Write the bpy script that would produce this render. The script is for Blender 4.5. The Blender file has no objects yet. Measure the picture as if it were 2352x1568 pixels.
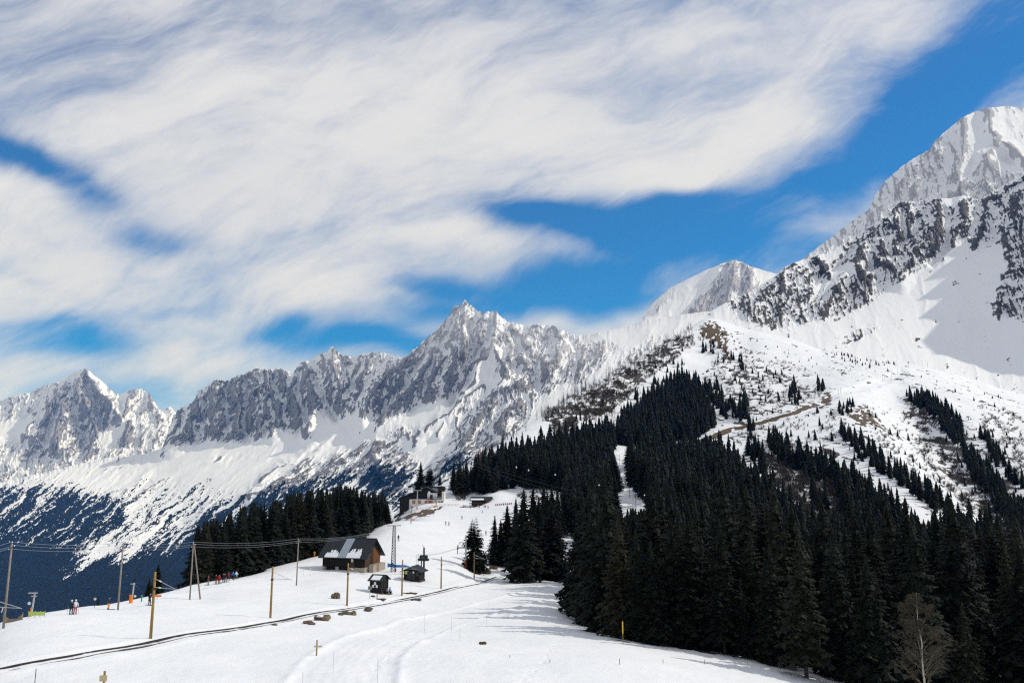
import bpy, math, random
import numpy as np
from mathutils import Vector, Matrix

SC = bpy.context.scene
COL = SC.collection
R = math.radians
rng = np.random.default_rng(7)
random.seed(7)

# ------------------------------------------------------------------ view
TH = R(9.6); F = 1829.0; CX, CY = 1176.0, 784.0      # a 28 mm lens seen as a 2352 px wide picture
ST, CT = math.sin(TH), math.cos(TH)
def ue(px, py):
    """bearing (X/Y) and elevation (Z/Y) of a sight line"""
    a = (np.asarray(px, float) - CX) / F; v = (CY - np.asarray(py, float)) / F
    dy = CT - v * ST
    return a / dy, (ST + v * CT) / dy
def to_px(x, y, z):
    d = y * CT + z * ST
    return CX + F * x / d, CY - F * (z * CT - y * ST) / d
def P(px, py, Y):
    u, e = ue(px, py)
    return Vector((float(u) * Y, Y, float(e) * Y))

cam = bpy.data.cameras.new('camera'); cam.lens = 28.0; cam.sensor_width = 36.0
cam.clip_start = 0.5; cam.clip_end = 90000
camo = bpy.data.objects.new('camera', cam); COL.objects.link(camo)
camo.rotation_euler = (R(90) + TH, 0, 0)
SC.camera = camo

# ------------------------------------------------------------------ noise
def _h(ix, iy, seed):
    h = (ix.astype(np.uint32) * np.uint32(374761393) + iy.astype(np.uint32) * np.uint32(668265263)
         + np.uint32((seed * 974711 + 12345) & 0xffffffff))
    h = (h ^ (h >> np.uint32(13))) * np.uint32(1274126177)
    h = (h ^ (h >> np.uint32(16))) * np.uint32(2246822519)
    return (h >> np.uint32(8)).astype(np.float32) / np.float32(1 << 24)
def noise(x, y, seed=0):
    x = np.asarray(x, np.float32); y = np.asarray(y, np.float32)
    x, y = np.broadcast_arrays(x, y)
    fx0 = np.floor(x); fy0 = np.floor(y)
    ix = fx0.astype(np.int64); iy = fy0.astype(np.int64)
    fx = x - fx0; fy = y - fy0
    def g(dx, dy):
        a = _h(ix + dx, iy + dy, seed) * np.float32(2 * math.pi)
        return np.cos(a) * (fx - dx) + np.sin(a) * (fy - dy)
    sx = fx * fx * fx * (fx * (fx * 6 - 15) + 10); sy = fy * fy * fy * (fy * (fy * 6 - 15) + 10)
    a = g(0, 0); b = g(1, 0); c = g(0, 1); d = g(1, 1)
    t = a + sx * (b - a); q = c + sx * (d - c)
    return (t + sy * (q - t)) * 1.5
def fbm(x, y, o=4, seed=0, gain=.5):
    s = 0; a = 1.0; f = 1.0
    for k in range(o):
        s = s + a * noise(x * f + 17.3 * k, y * f - 9.1 * k, seed + k); a *= gain; f *= 2.03
    return s
def ridged(x, y, o=4, seed=0, gain=.5):
    s = 0; a = 1.0; f = 1.0; n = 0
    for k in range(o):
        r = 1 - np.abs(noise(x * f + 31.7 * k, y * f + 5.3 * k, seed + k)) * 1.6
        s = s + a * r * r; n += a; a *= gain; f *= 2.07
    return s / n
def sstep(a, b, x):
    t = np.clip((x - a) / (b - a), 0, 1); return t * t * (3 - 2 * t)

# a small raster (4 px cells) of what grows or shows where on a slope, blurred at its edges
def blur(a, r):
    if r < 1: return a
    k = np.ones(2 * r + 1) / (2 * r + 1)
    for ax in (0, 1):
        for _ in range(2):
            p = np.pad(a, [(r, r) if i == ax else (0, 0) for i in (0, 1)], 'edge')
            a = np.apply_along_axis(lambda m: np.convolve(m, k, 'valid'), ax, p)
    return a
CELL = 4.0; RX0 = -400.0; RY0 = 100.0; RW, RH = 860, 400
_gx, _gy = np.meshgrid(RX0 + CELL * np.arange(RW), RY0 + CELL * np.arange(RH))
def in_poly(x, y, poly):
    ins = np.zeros(np.shape(x), bool); n = len(poly)
    for i in range(n):
        x0, y0 = poly[i]; x1, y1 = poly[(i + 1) % n]
        if y0 == y1: continue
        c = ((y0 > y) != (y1 > y)) & (x < (x1 - x0) * (y - y0) / (y1 - y0) + x0)
        ins ^= c
    return ins
def paint(base, polys, r=2):
    a = np.full((RH, RW), float(base))
    for v, poly in polys: a[in_poly(_gx, _gy, poly)] = v
    return blur(a, r)
def sample(a, px, py):
    x = np.clip((px - RX0) / CELL, 0, RW - 1.01); y = np.clip((py - RY0) / CELL, 0, RH - 1.01)
    ix = x.astype(int); iy = y.astype(int); fx = x - ix; fy = y - iy
    return ((a[iy, ix] * (1 - fx) + a[iy, ix + 1] * fx) * (1 - fy)
            + (a[iy + 1, ix] * (1 - fx) + a[iy + 1, ix + 1] * fx) * fy)

# ------------------------------------------------------------------ object helpers
def tag(o, label=None, cat=None, group=None, kind=None):
    if label: o['label'] = label
    if cat: o['category'] = cat
    if group: o['group'] = group
    if kind: o['kind'] = kind
    return o
def empty(name, loc=(0, 0, 0), rz=0.0, label=None, cat=None, group=None, scale=None):
    o = bpy.data.objects.new(name, None); COL.objects.link(o)
    o.empty_display_size = .5
    o.location = loc; o.rotation_euler = (0, 0, rz)
    if scale: o.scale = scale
    return tag(o, label, cat, group)
def link(name, me, parent=None):
    o = bpy.data.objects.new(name, me); COL.objects.link(o)
    if parent: o.parent = parent
    return o
def grid_mesh(name, X, Y, Z, attrs=None, smooth=True):
    nr, nc = X.shape
    v = np.stack([X, Y, Z], -1).reshape(-1, 3).astype(np.float32)
    idx = np.arange(nr * nc).reshape(nr, nc)
    q = np.stack([idx[:-1, :-1], idx[:-1, 1:], idx[1:, 1:], idx[1:, :-1]], -1).reshape(-1, 4)
    me = poly_mesh(name, v, q)
    if smooth: me.polygons.foreach_set('use_smooth', np.ones(len(q), bool))
    for k, a in (attrs or {}).items():
        at = me.attributes.new(k, 'FLOAT', 'POINT'); at.data.foreach_set('value', a.reshape(-1).astype(np.float32))
    return me
def poly_mesh(name, v, f):
    """v: (n,3); f: (m,k) with one k"""
    v = np.asarray(v, np.float32); f = np.asarray(f, np.int32)
    me = bpy.data.meshes.new(name)
    me.vertices.add(len(v)); me.vertices.foreach_set('co', v.reshape(-1))
    k = f.shape[1]
    me.loops.add(len(f) * k); me.loops.foreach_set('vertex_index', f.reshape(-1))
    me.polygons.add(len(f)); me.polygons.foreach_set('loop_start', np.arange(0, len(f) * k, k, dtype=np.int32))
    me.update(calc_edges=True)
    return me
def children(o): return [c for c in bpy.data.objects if c.parent == o]
KIDS = {}
def copy_tree(o, loc, rz, scale=None, label=None, group=None):
    c = o.copy(); COL.objects.link(c); c.location = loc; c.rotation_euler = (0, 0, rz)
    if scale: c.scale = scale
    if label: c['label'] = label
    if group: c['group'] = group
    if o.name not in KIDS: KIDS[o.name] = [(k, children(k)) for k in children(o)]
    for ch, sub in KIDS[o.name]:
        d = ch.copy(); COL.objects.link(d); d.parent = c
        for s in sub:
            q = s.copy(); COL.objects.link(q); q.parent = d
    return c

class MB:
    """collects simple shapes; build() links them as one mesh"""
    def __init__(s): s.v = []; s.f = []
    def add(s, vs, fs):
        b = len(s.v); s.v += [tuple(p) for p in vs]; s.f += [tuple(i + b for i in f) for f in fs]; return s
    def box(s, x0, x1, y0, y1, z0, z1, m=None):
        vs = [Vector(p) for p in ((x0, y0, z0), (x1, y0, z0), (x1, y1, z0), (x0, y1, z0), (x0, y0, z1), (x1, y0, z1), (x1, y1, z1), (x0, y1, z1))]
        if m: vs = [m @ p for p in vs]
        return s.add(vs, [(3, 2, 1, 0), (4, 5, 6, 7), (0, 1, 5, 4), (1, 2, 6, 5), (2, 3, 7, 6), (3, 0, 4, 7)])
    def tube(s, pts, r0, r1=None, n=8, caps=True):
        pts = [Vector(p) for p in pts]; r1 = r0 if r1 is None else r1
        rings = []
        for i, p in enumerate(pts):
            d = (pts[min(i + 1, len(pts) - 1)] - pts[max(i - 1, 0)]).normalized()
            a = d.orthogonal().normalized() if i == 0 else (a - d * a.dot(d)).normalized()
            b = d.cross(a); r = r0 + (r1 - r0) * i / max(1, len(pts) - 1)
            rings.append([p + (a * math.cos(2 * math.pi * k / n) + b * math.sin(2 * math.pi * k / n)) * r for k in range(n)])
        vs = [p for q in rings for p in q]; fs = []
        for i in range(len(pts) - 1):
            for k in range(n):
                fs.append((i * n + k, i * n + (k + 1) % n, (i + 1) * n + (k + 1) % n, (i + 1) * n + k))
        if caps: fs += [tuple(range(n))[::-1], tuple((len(pts) - 1) * n + k for k in range(n))]
        return s.add(vs, fs)
    def prism(s, poly, axis, a0, a1):
        """poly of 2-D points extruded along an axis ('x' or 'y' or 'z')"""
        def mk(p, a): return {'x': (a, p[0], p[1]), 'y': (p[0], a, p[1]), 'z': (p[0], p[1], a)}[axis]
        n = len(poly)
        vs = [mk(p, a0) for p in poly] + [mk(p, a1) for p in poly]
        fs = [tuple(range(n))[::-1], tuple(range(n, 2 * n))] + [(i, (i + 1) % n, n + (i + 1) % n, n + i) for i in range(n)]
        return s.add(vs, fs)
    def blob(s, c, r, seed=0, n=10, rough=.25):
        rr = random.Random(seed); c = Vector(c); vs = []; fs = []
        m = n // 2 + 1
        off = [rr.uniform(0, 50) for _ in range(3)]
        for i in range(m + 1):
            t = math.pi * i / m
            for k in range(n):
                a = 2 * math.pi * k / n
                d = Vector((math.sin(t) * math.cos(a), math.sin(t) * math.sin(a), math.cos(t)))
                w = 1 + rough * (math.sin(d.x * 3.1 + off[0]) + math.sin(d.y * 3.7 + off[1]) + math.sin(d.z * 4.3 + off[2]) + math.sin((d.x + d.y - d.z) * 6 + off[0])) / 2
                vs.append(c + Vector((d.x * r[0], d.y * r[1], d.z * r[2])) * w)
        for i in range(m):
            for k in range(n): fs.append((i * n + k, (i + 1) * n + k, (i + 1) * n + (k + 1) % n, i * n + (k + 1) % n))
        return s.add(vs, fs)
    def mesh(s, name, mat, smooth=False):
        me = bpy.data.meshes.new(name); me.from_pydata(s.v, [], s.f); me.update()
        if mat: me.materials.append(mat)
        if smooth: me.polygons.foreach_set('use_smooth', [True] * len(me.polygons))
        import bmesh
        bm = bmesh.new(); bm.from_mesh(me); bmesh.ops.recalc_face_normals(bm, faces=bm.faces); bm.to_mesh(me); bm.free()
        return me
    def build(s, name, mat, parent=None, smooth=False):
        return link(name, s.mesh(name, mat, smooth), parent)

# ------------------------------------------------------------------ materials
MATS = {}
def nmat(name):
    m = bpy.data.materials.new(name); m.use_nodes = True
    nt = m.node_tree; b = nt.nodes['Principled BSDF']
    b.inputs['Specular IOR Level'].default_value = .25
    return m, nt, b
def mat(name, col, rough=.7, var=.18, scale=3.0, stretch=(1, 1, 1), bump=0.0, metal=0.0, rnd=0.0):
    """flat paint broken up by object-space noise"""
    if name in MATS: return MATS[name]
    m, nt, b = nmat(name); N = nt.nodes.new; L = nt.links.new
    b.inputs['Roughness'].default_value = rough; b.inputs['Metallic'].default_value = metal
    tc = N('ShaderNodeTexCoord'); mp = N('ShaderNodeMapping'); mp.inputs['Scale'].default_value = stretch
    nz = N('ShaderNodeTexNoise'); nz.inputs['Scale'].default_value = scale; nz.inputs['Detail'].default_value = 5
    L(tc.outputs['Object'], mp.inputs[0]); L(mp.outputs[0], nz.inputs['Vector'])
    rp = N('ShaderNodeMapRange'); rp.inputs[1].default_value = .3; rp.inputs[2].default_value = .7
    rp.inputs[3].default_value = 1 - var; rp.inputs[4].default_value = 1 + var
    L(nz.outputs['Fac'], rp.inputs[0])
    mx = N('ShaderNodeVectorMath'); mx.operation = 'SCALE'; mx.inputs[0].default_value = col[:3]
    fac = rp.outputs[0]
    if rnd:
        oi = N('ShaderNodeObjectInfo'); r2 = N('ShaderNodeMapRange'); r2.inputs[3].default_value = 1 - rnd; r2.inputs[4].default_value = 1 + rnd
        L(oi.outputs['Random'], r2.inputs[0]); mm = N('ShaderNodeMath'); mm.operation = 'MULTIPLY'
        L(fac, mm.inputs[0]); L(r2.outputs[0], mm.inputs[1]); fac = mm.outputs[0]
    L(fac, mx.inputs['Scale']); L(mx.outputs[0], b.inputs['Base Color'])
    if bump:
        bp = N('ShaderNodeBump'); bp.inputs['Strength'].default_value = bump; bp.inputs['Distance'].default_value = .05
        L(nz.outputs['Fac'], bp.inputs['Height']); L(bp.outputs[0], b.inputs['Normal'])
    MATS[name] = m
    return m
# ------------------------------------------------------------------ sun, sky, clouds
SUN_AZ, SUN_EL = R(79), R(41)       # bearing clockwise from the view direction (+Y)
sd = Vector((math.sin(SUN_AZ) * math.cos(SUN_EL), math.cos(SUN_AZ) * math.cos(SUN_EL), math.sin(SUN_EL)))
sl = bpy.data.lights.new('sun', 'SUN'); sl.energy = 2.6; sl.angle = R(.55); sl.color = (1.0, .965, .91)
so = bpy.data.objects.new('sun', sl); COL.objects.link(so)
so.rotation_euler = sd.to_track_quat('Z', 'Y').to_euler(); so.location = (60, -40, 120)

W = bpy.data.worlds.new('World'); SC.world = W; W.use_nodes = True
nt = W.node_tree; nt.nodes.clear(); N = nt.nodes.new; L = nt.links.new
def val(op, a, b=None, clamp=False):
    m = N('ShaderNodeMath'); m.operation = op; m.use_clamp = clamp
    for i, q in enumerate((a, b)):
        if q is None: continue
        if isinstance(q, (int, float)): m.inputs[i].default_value = q
        else: L(q, m.inputs[i])
    return m.outputs[0]
sky = N('ShaderNodeTexSky'); sky.sky_type = 'NISHITA'; sky.sun_disc = False
sky.sun_elevation = SUN_EL; sky.sun_rotation = SUN_AZ
sky.altitude = 1800; sky.air_density = 1.0; sky.dust_density = .15; sky.ozone_density = 4.0
tc = N('ShaderNodeTexCoord'); sp = N('ShaderNodeSeparateXYZ'); L(tc.outputs['Generated'], sp.inputs[0])
yy = val('MAXIMUM', sp.outputs[1], .12)
uu = val('DIVIDE', sp.outputs[0], yy); ee = val('DIVIDE', sp.outputs[2], yy)
cb = N('ShaderNodeCombineXYZ'); L(uu, cb.inputs[0]); L(ee, cb.inputs[1])
def noise_node(vec, scale, detail, rough=.55, loc=(0, 0, 0), rot=0, stretch=(1, 1, 1), dist=0, color=False):
    mp = N('ShaderNodeMapping'); mp.vector_type = 'TEXTURE'; mp.inputs['Location'].default_value = loc; mp.inputs['Rotation'].default_value = (0, 0, -rot); mp.inputs['Scale'].default_value = tuple(1 / q for q in stretch)
    L(vec, mp.inputs[0]); n = N('ShaderNodeTexNoise'); n.inputs['Scale'].default_value = scale; n.inputs['Detail'].default_value = detail
    n.inputs['Roughness'].default_value = rough; n.inputs['Distortion'].default_value = dist
    L(mp.outputs[0], n.inputs['Vector'])
    return n.outputs['Color'] if color else n.outputs['Fac']
# warp
wn = noise_node(cb.outputs[0], 3.4, 3, .5, color=True)
ws = N('ShaderNodeVectorMath'); ws.operation = 'SUBTRACT'; ws.inputs[1].default_value = (.5, .5, .5); L(wn, ws.inputs[0])
wk = N('ShaderNodeVectorMath'); wk.operation = 'MULTIPLY'; wk.inputs[1].default_value = (.20, .14, 0); L(ws.outputs[0], wk.inputs[0])
wa = N('ShaderNodeVectorMath'); wa.operation = 'ADD'; L(cb.outputs[0], wa.inputs[0]); L(wk.outputs[0], wa.inputs[1])
WP = wa.outputs[0]
# where the sheet of cloud is open (negative) or thick (positive): centre, half axes, tilt, weight
BLOBS = [
 (2330, 60, 360, 165, 25, -1.15), (2180, 210, 290, 115, 24, -1.0), (2060, 330, 250, 90, 26, -.72), (1880, 440, 260, 60, 18, -.72), (2150, 400, 200, 40, 20, .2), (2320, 200, 120, 60, 30, .25),
 (2240, 330, 200, 70, 20, -.4),
 (1400, 520, 230, 60, -4, -1.6), (1210, 500, 120, 34, 10, -1.1), (1570, 455, 120, 40, 8, -1.1), (1640, 570, 240, 48, -4, -.9),
 (1330, 645, 330, 46, 5, -1.0), (1230, 695, 260, 34, 4, -.9), (1430, 700, 160, 26, 0, -.5), (1000, 665, 130, 22, 6, -.45),
 (850, 785, 200, 36, -8, -1.15), (700, 745, 120, 20, 10, -.55), (1010, 730, 110, 24, 0, -.5),
 (40, 378, 140, 42, -12, -1.45), (210, 455, 160, 44, -18, -1.0), (350, 548, 140, 36, -8, -.85), (130, 560, 150, 22, -10, -.2),
 (220, 790, 180, 46, 3, -1.15), (60, 745, 130, 24, 4, -.5), (480, 700, 150, 16, 4, -.3), (360, 640, 120, 20, 0, -.2),
 (60, 640, 110, 18, -10, -.35),
 (760, 690, 170, 50, -10, .5), (470, 820, 240, 60, -3, .65), (90, 850, 230, 50, 0, .5), (1560, 360, 300, 85, 22, .55), (1480, 440, 120, 40, 25, .4),
 (1050, 570, 200, 38, -6, .45), (1750, 260, 110, 60, 25, .35), (1380, 745, 120, 16, 0, .35), (1920, 530, 190, 26, 17, .3), (700, 350, 700, 260, 0, .28), (1200, 240, 520, 150, 14, .25), (1980, 30, 120, 60, 20, .2), (150, 90, 260, 60, 10, -.35), (1020, 60, 260, 40, 12, -.3), (300, 200, 220, 40, 12, -.2), (600, 640, 380, 60, -4, -.15),
]
acc = None
u0, e0 = ue(CX, CY)
for (px, py, rx, ry, an, w) in BLOBS:
    u, e = (float(q) for q in ue(px, py))
    mp = N('ShaderNodeMapping'); mp.vector_type = 'TEXTURE'
    mp.inputs['Location'].default_value = (u, e, 0); mp.inputs['Rotation'].default_value = (0, 0, R(an)); mp.inputs['Scale'].default_value = (rx / F, ry / F, 1)
    L(WP, mp.inputs[0])
    ln = N('ShaderNodeVectorMath'); ln.operation = 'DOT_PRODUCT'; L(mp.outputs[0], ln.inputs[0]); L(mp.outputs[0], ln.inputs[1])
    g = val('MULTIPLY', val('EXPONENT', val('MULTIPLY', ln.outputs['Value'], -1.0)), w)
    acc = g if acc is None else val('ADD', acc, g)
# streaks fan out to the upper right: the direction turns with the bearing
s1 = noise_node(WP, 4.4, 10, .60, rot=R(-15), stretch=(.55, 1.5, 1), dist=.35)
s2 = noise_node(WP, 10.0, 10, .62, rot=R(-27), stretch=(.50, 1.5, 1), loc=(3, 1, 0), dist=.7)
s3 = noise_node(WP, 2.3, 5, .55, rot=R(-20), stretch=(.6, 1.5, 1), loc=(7, 2, 0))
s4 = noise_node(cb.outputs[0], 34.0, 9, .66, rot=R(-32), stretch=(.6, 1.3, 1), loc=(1, 5, 0), dist=.8)
def ctr(x, k): return val('MULTIPLY', val('SUBTRACT', x, .5), k)
nz = val('ADD', val('ADD', ctr(s1, 2.6), ctr(s2, 1.45)), val('ADD', ctr(s3, 1.7), ctr(s4, .45)))
cov = val('ADD', val('ADD', acc, .36), nz)
mr = N('ShaderNodeMapRange'); mr.interpolation_type = 'SMOOTHSTEP'; L(cov, mr.inputs[0])
mr.inputs[1].default_value = -.85; mr.inputs[2].default_value = 1.15; mr.inputs[3].default_value = .05; mr.inputs[4].default_value = .97
# thicker parts of the sheet are a little greyer
sh = noise_node(WP, 4.0, 6, .55, rot=R(-12), stretch=(.6, 1.5, 1), loc=(11, 4, 0), dist=.3)
cc = N('ShaderNodeValToRGB'); L(sh, cc.inputs[0])
cc.color_ramp.elements[0].position = .34; cc.color_ramp.elements[0].color = (.80, .81, .84, 1)
cc.color_ramp.elements[1].position = .62; cc.color_ramp.elements[1].color = (.86, .86, .87, 1)
CLOUD_K = 9.3     # radiance of sunlit cloud on the sky texture's own scale
ck = N('ShaderNodeVectorMath'); ck.operation = 'SCALE'; ck.inputs['Scale'].default_value = CLOUD_K; L(cc.outputs[0], ck.inputs[0])
hs = N('ShaderNodeHueSaturation'); hs.inputs['Saturation'].default_value = 1.6; hs.inputs['Value'].default_value = 1.15; L(sky.outputs[0], hs.inputs['Color'])
# away from the view the same thin sheet covers most of the sky
fm = N('ShaderNodeMapRange'); fm.interpolation_type = 'SMOOTHSTEP'; L(sp.outputs[1], fm.inputs[0]); fm.inputs[1].default_value = .10; fm.inputs[2].default_value = .45
am = N('ShaderNodeMix'); am.data_type = 'FLOAT'; L(fm.outputs[0], am.inputs[0]); am.inputs[2].default_value = .72; L(mr.outputs[0], am.inputs[3])
mx = N('ShaderNodeMix'); mx.data_type = 'RGBA'; L(am.outputs[0], mx.inputs[0]); L(hs.outputs[0], mx.inputs[6]); L(ck.outputs[0], mx.inputs[7])
bg = N('ShaderNodeBackground'); bg.inputs[1].default_value = .10; L(mx.outputs[2], bg.inputs[0])
wo = N('ShaderNodeOutputWorld'); L(bg.outputs[0], wo.inputs[0])
SC.view_settings.view_transform = 'Standard'; SC.view_settings.look = 'None'; SC.view_settings.exposure = 0; SC.view_settings.gamma = 1
# ------------------------------------------------------------------ near terrain: one sheet from the camera's knoll to the hill behind
CP = [  # px, py, distance
 (0,1536,72),(0,1575,68),(400,1575,67),(800,1575,66),(1176,1572,67),(1500,1572,74),(1700,1568,86),(300,1500,82),(346,1465,93),(620,1418,121),(797,1390,144),(923,1367,171),(1013,1351,191),(1089,1329,229),
 (727,1505,83),(1110,1477,98),(1000,1400,150),(1200,1352,200),(1250,1390,165),(900,1440,118),(1300,1420,150),(1300,1345,215),
 (8,1442,96),(270,1400,122),(450,1375,145),(682,1343,177),
 (0,1428,112),(88,1416,124),(165,1402,134),(241,1389,145),(300,1380,152),(348,1371,160),(388,1360,168),(415,1350,176),(439,1344,183),
 (500,1338,192),(550,1328,200),(600,1310,220),(650,1298,235),(700,1284,245),(745,1310,205),(875,1310,206),(800,1335,180),(740,1275,258),(800,1250,300),(850,1216,350),(900,1204,380),
 (915,1240,270),(960,1300,215),(1000,1262,260),(1060,1298,230),(1100,1250,300),(1150,1200,375),(1160,1302,250),(1180,1320,243),(1027,1204,385),(1090,1195,405),(1135,1180,435),(1100,1163,515),(1190,1152,505),(1000,1178,470),(960,1190,440),
 (930,1188,480),(985,1168,500),(1045,1159,508),(940,1168,520),(1010,1158,520),
 # forest edge on the right and the ground below the trees
 (1335,1432,150),(1431,1478,106),(1500,1478,114),(1600,1492,112),(1700,1508,110),(1850,1549,104),(2000,1575,100),(1960,1590,98),
 (1500,1425,160),(1700,1450,160),(1900,1500,140),(2100,1540,124),(2352,1575,112),(1335,1330,240),(1290,1310,252),(1290,1250,330),(1350,1190,420),
 (1500,1320,250),(1500,1225,350),(1500,1150,450),(1500,1090,560),(1480,1045,680),(1410,1040,650),(1432,1100,545),(1465,1160,450),
 (1700,1390,230),(1700,1270,350),(1700,1170,480),(1700,1080,620),(1690,990,780),(1600,1050,680),
 (1900,1440,200),(1900,1330,330),(1900,1220,450),(1900,1080,620),(1930,912,850),(1820,946,810),(2000,882,950),(1900,880,960),
 (2100,1460,180),(2100,1350,300),(2100,1250,410),(2352,1470,170),(2352,1350,280),(2352,1250,390),
 (1975,935,800),(2040,1010,690),(2110,1090,590),(2200,1190,490),(2060,930,920),(2130,1010,820),(2200,1100,690),(2280,1200,560),
 (2090,893,960),(2160,925,880),(2230,990,770),(2300,1080,650),(2352,1150,560),(2352,1000,800),(2352,930,1000),(2200,880,1060),(2280,900,1060),
 # skyline of the hill
 (1625,722,1250),(1612,727,1240),(1600,736,1228),(1575,752,1205),(1550,768,1180),(1525,782,1155),(1500,796,1130),(1475,808,1105),(1450,821,1080),(1425,836,1055),(1400,851,1030),(1350,877,980),(1300,907,930),(1250,945,880),(1215,968,850),(1150,1015,790),(1100,1055,730),(1050,1092,690),(1000,1122,640),(950,1142,600),(905,1165,570),
 (1650,726,1250),(1700,746,1240),(1750,757,1235),(1800,768,1232),(1840,782,1230),(1880,797,1225),(1940,815,1215),(2000,831,1210),(2080,838,1210),(2140,846,1200),(2200,860,1190),(2270,880,1180),(2352,905,1170),(2450,935,1150),
 (1620,800,1130),(1600,880,1000),(1560,945,880),(1500,1000,790),(1700,800,1140),(1700,880,985),(1700,940,860),(1800,850,1060),(1800,905,930),(1880,850,1060),(1400,950,850),(1300,1005,740),(1450,895,950),(1350,940,850),(1530,850,1030),
 (1200,1140,500),(1130,1132,515),(1200,1065,640),(1300,1105,560),(1300,1050,660),(1380,1005,740),(1240,1180,400),
]
pts = []
for (px, py, Y) in CP:
    u, e = ue(px, py); pts.append((float(u), math.log(Y), float(e)))
def hid(px, Y, z):
    u, _ = ue(px, 1100); pts.append((float(u), math.log(Y), z / Y))
for px in (-300, 0, 400, 800, 1200, 1600, 2000, 2400, 2700):
    hid(px, 14, -14.4); hid(px, 24, -15); hid(px, 42, -16)
for (px, Y, z) in ((-300,100,-24),(-300,170,-60),(0,150,-40),(241,190,-48),(439,240,-52),(600,320,-62),(760,380,-62),(860,450,-60),
                   (0,230,-95),(241,300,-115),(439,360,-115),(600,480,-130),(760,560,-130),(880,640,-105),(930,720,-75),
                   (-300,500,-260),(0,500,-260),(450,700,-290),(800,900,-260),(-300,1200,-560),(0,1200,-560),(500,1300,-520),(800,1400,-450),(-300,1900,-800),(0,1900,-800),(500,1900,-760),(800,1900,-650),
                   (2700,100,-28),(2700,250,-32),(2700,600,10),(2700,1000,110),(2700,1150,110)):
    hid(px, Y, z)
for (px, py, Y) in CP:        # behind the skyline the ground falls away
    if 570 <= Y and (px, py) in {(1625,722),(1600,736),(1550,768),(1500,796),(1450,821),(1400,851),(1350,877),(1300,907),(1250,945),(1215,968),(1150,1015),(1100,1055),(1050,1092),(1000,1122),(950,1142),(1700,746),(1800,768),(1880,797),(2000,831),(2080,838),(2200,860),(2352,905),(2450,935)}:
        u, e = ue(px, py); e = float(e)
        pts.append((float(u), math.log(Y * 1.12), e - .035)); pts.append((float(u), math.log(Y * 1.5), e - .17 - .1 * (px < 1500)))
pts = np.array(pts)
SU, SW = 4.0, 1.3
def e_base(w): return -13.5 / np.exp(w) - .07
A = np.stack([pts[:, 0] * SU, pts[:, 1] * SW], -1)
D = np.linalg.norm(A[:, None] - A[None], axis=-1)
n = len(pts)
K = np.zeros((n + 3, n + 3)); K[:n, :n] = -D + np.eye(n) * -.004
K[:n, n] = 1; K[:n, n + 1:] = A; K[n, :n] = 1; K[n + 1:, :n] = A.T
rhs = np.zeros(n + 3); rhs[:n] = pts[:, 2] - e_base(pts[:, 1])
coef = np.linalg.solve(K, rhs)
U0, U1, NU = -.92, .92, 1000
gu = np.linspace(U0, U1, NU)
gY = np.concatenate([np.geomspace(12, 58, 40, endpoint=False), np.geomspace(58, 260, 430, endpoint=False), np.geomspace(260, 1300, 430, endpoint=False), np.geomspace(1300, 2100, 50)])
gw = np.log(gY)
# coarse solve, then spline up
cu = np.linspace(U0, U1, 300); cw = np.linspace(gw[0], gw[-1], 300)
CU, CW = np.meshgrid(cu, cw)
q = np.stack([CU.ravel() * SU, CW.ravel() * SW], -1)
E = np.empty(len(q))
for i in range(0, len(q), 5000):
    d = np.linalg.norm(q[i:i + 5000, None] - A[None], axis=-1)
    E[i:i + 5000] = -d @ coef[:n] + coef[n] + q[i:i + 5000] @ coef[n + 1:]
E = E.reshape(300, 300)
E = blur(E, 1)
def spline_mat(src, dst):
    h = src[1] - src[0]; t = np.clip((dst - src[0]) / h, 0, len(src) - 1.0001); i = t.astype(int); f = t - i
    M = np.zeros((len(dst), len(src))); r = np.arange(len(dst))
    ws = ((1 - f) ** 3 / 6, (3 * f ** 3 - 6 * f ** 2 + 4) / 6, (-3 * f ** 3 + 3 * f ** 2 + 3 * f + 1) / 6, f ** 3 / 6)
    for k, w_ in zip((-1, 0, 1, 2), ws): np.add.at(M, (r, np.clip(i + k, 0, len(src) - 1)), w_)
    return M
EG = spline_mat(cw, gw) @ E @ spline_mat(cu, gu).T + e_base(gw)[:, None]
GX = gu[None, :] * gY[:, None]; GY = np.broadcast_to(gY[:, None], GX.shape); GZ = EG * GY
PX, PY = to_px(GX, GY, GZ)
# relief: soft drifts, the groomed run with a berm on each side, moguls in the forest run, rough hillside
far = sstep(300, 900, GY)
GZ = GZ + (1 - far) * (.35 * fbm(GX / 22, GY / 30, 3, 5) + .05 * fbm(GX / 3.2, GY / 4.5, 3, 9) + .022 * fbm(GX / .9, GY / 1.1, 3, 19)) * sstep(40, 70, GY)
GZ = GZ + sstep(540, 900, GY) * (2.2 * fbm(GX / 60, GY / 60, 5, 21, .55))
def polyline_dist(x, y, pl):
    best = np.full(x.shape, 1e9); side = np.zeros(x.shape)
    for (a, b), (c, d) in zip(pl[:-1], pl[1:]):
        dx, dy = c - a, d - b; t = np.clip(((x - a) * dx + (y - b) * dy) / (dx * dx + dy * dy), 0, 1)
        ex, ey = x - a - t * dx, y - b - t * dy; r = np.hypot(ex, ey); m = r < best
        best[m] = r[m]; side[m] = np.sign(dx * ey - dy * ex)[m]
    return best, side
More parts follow.
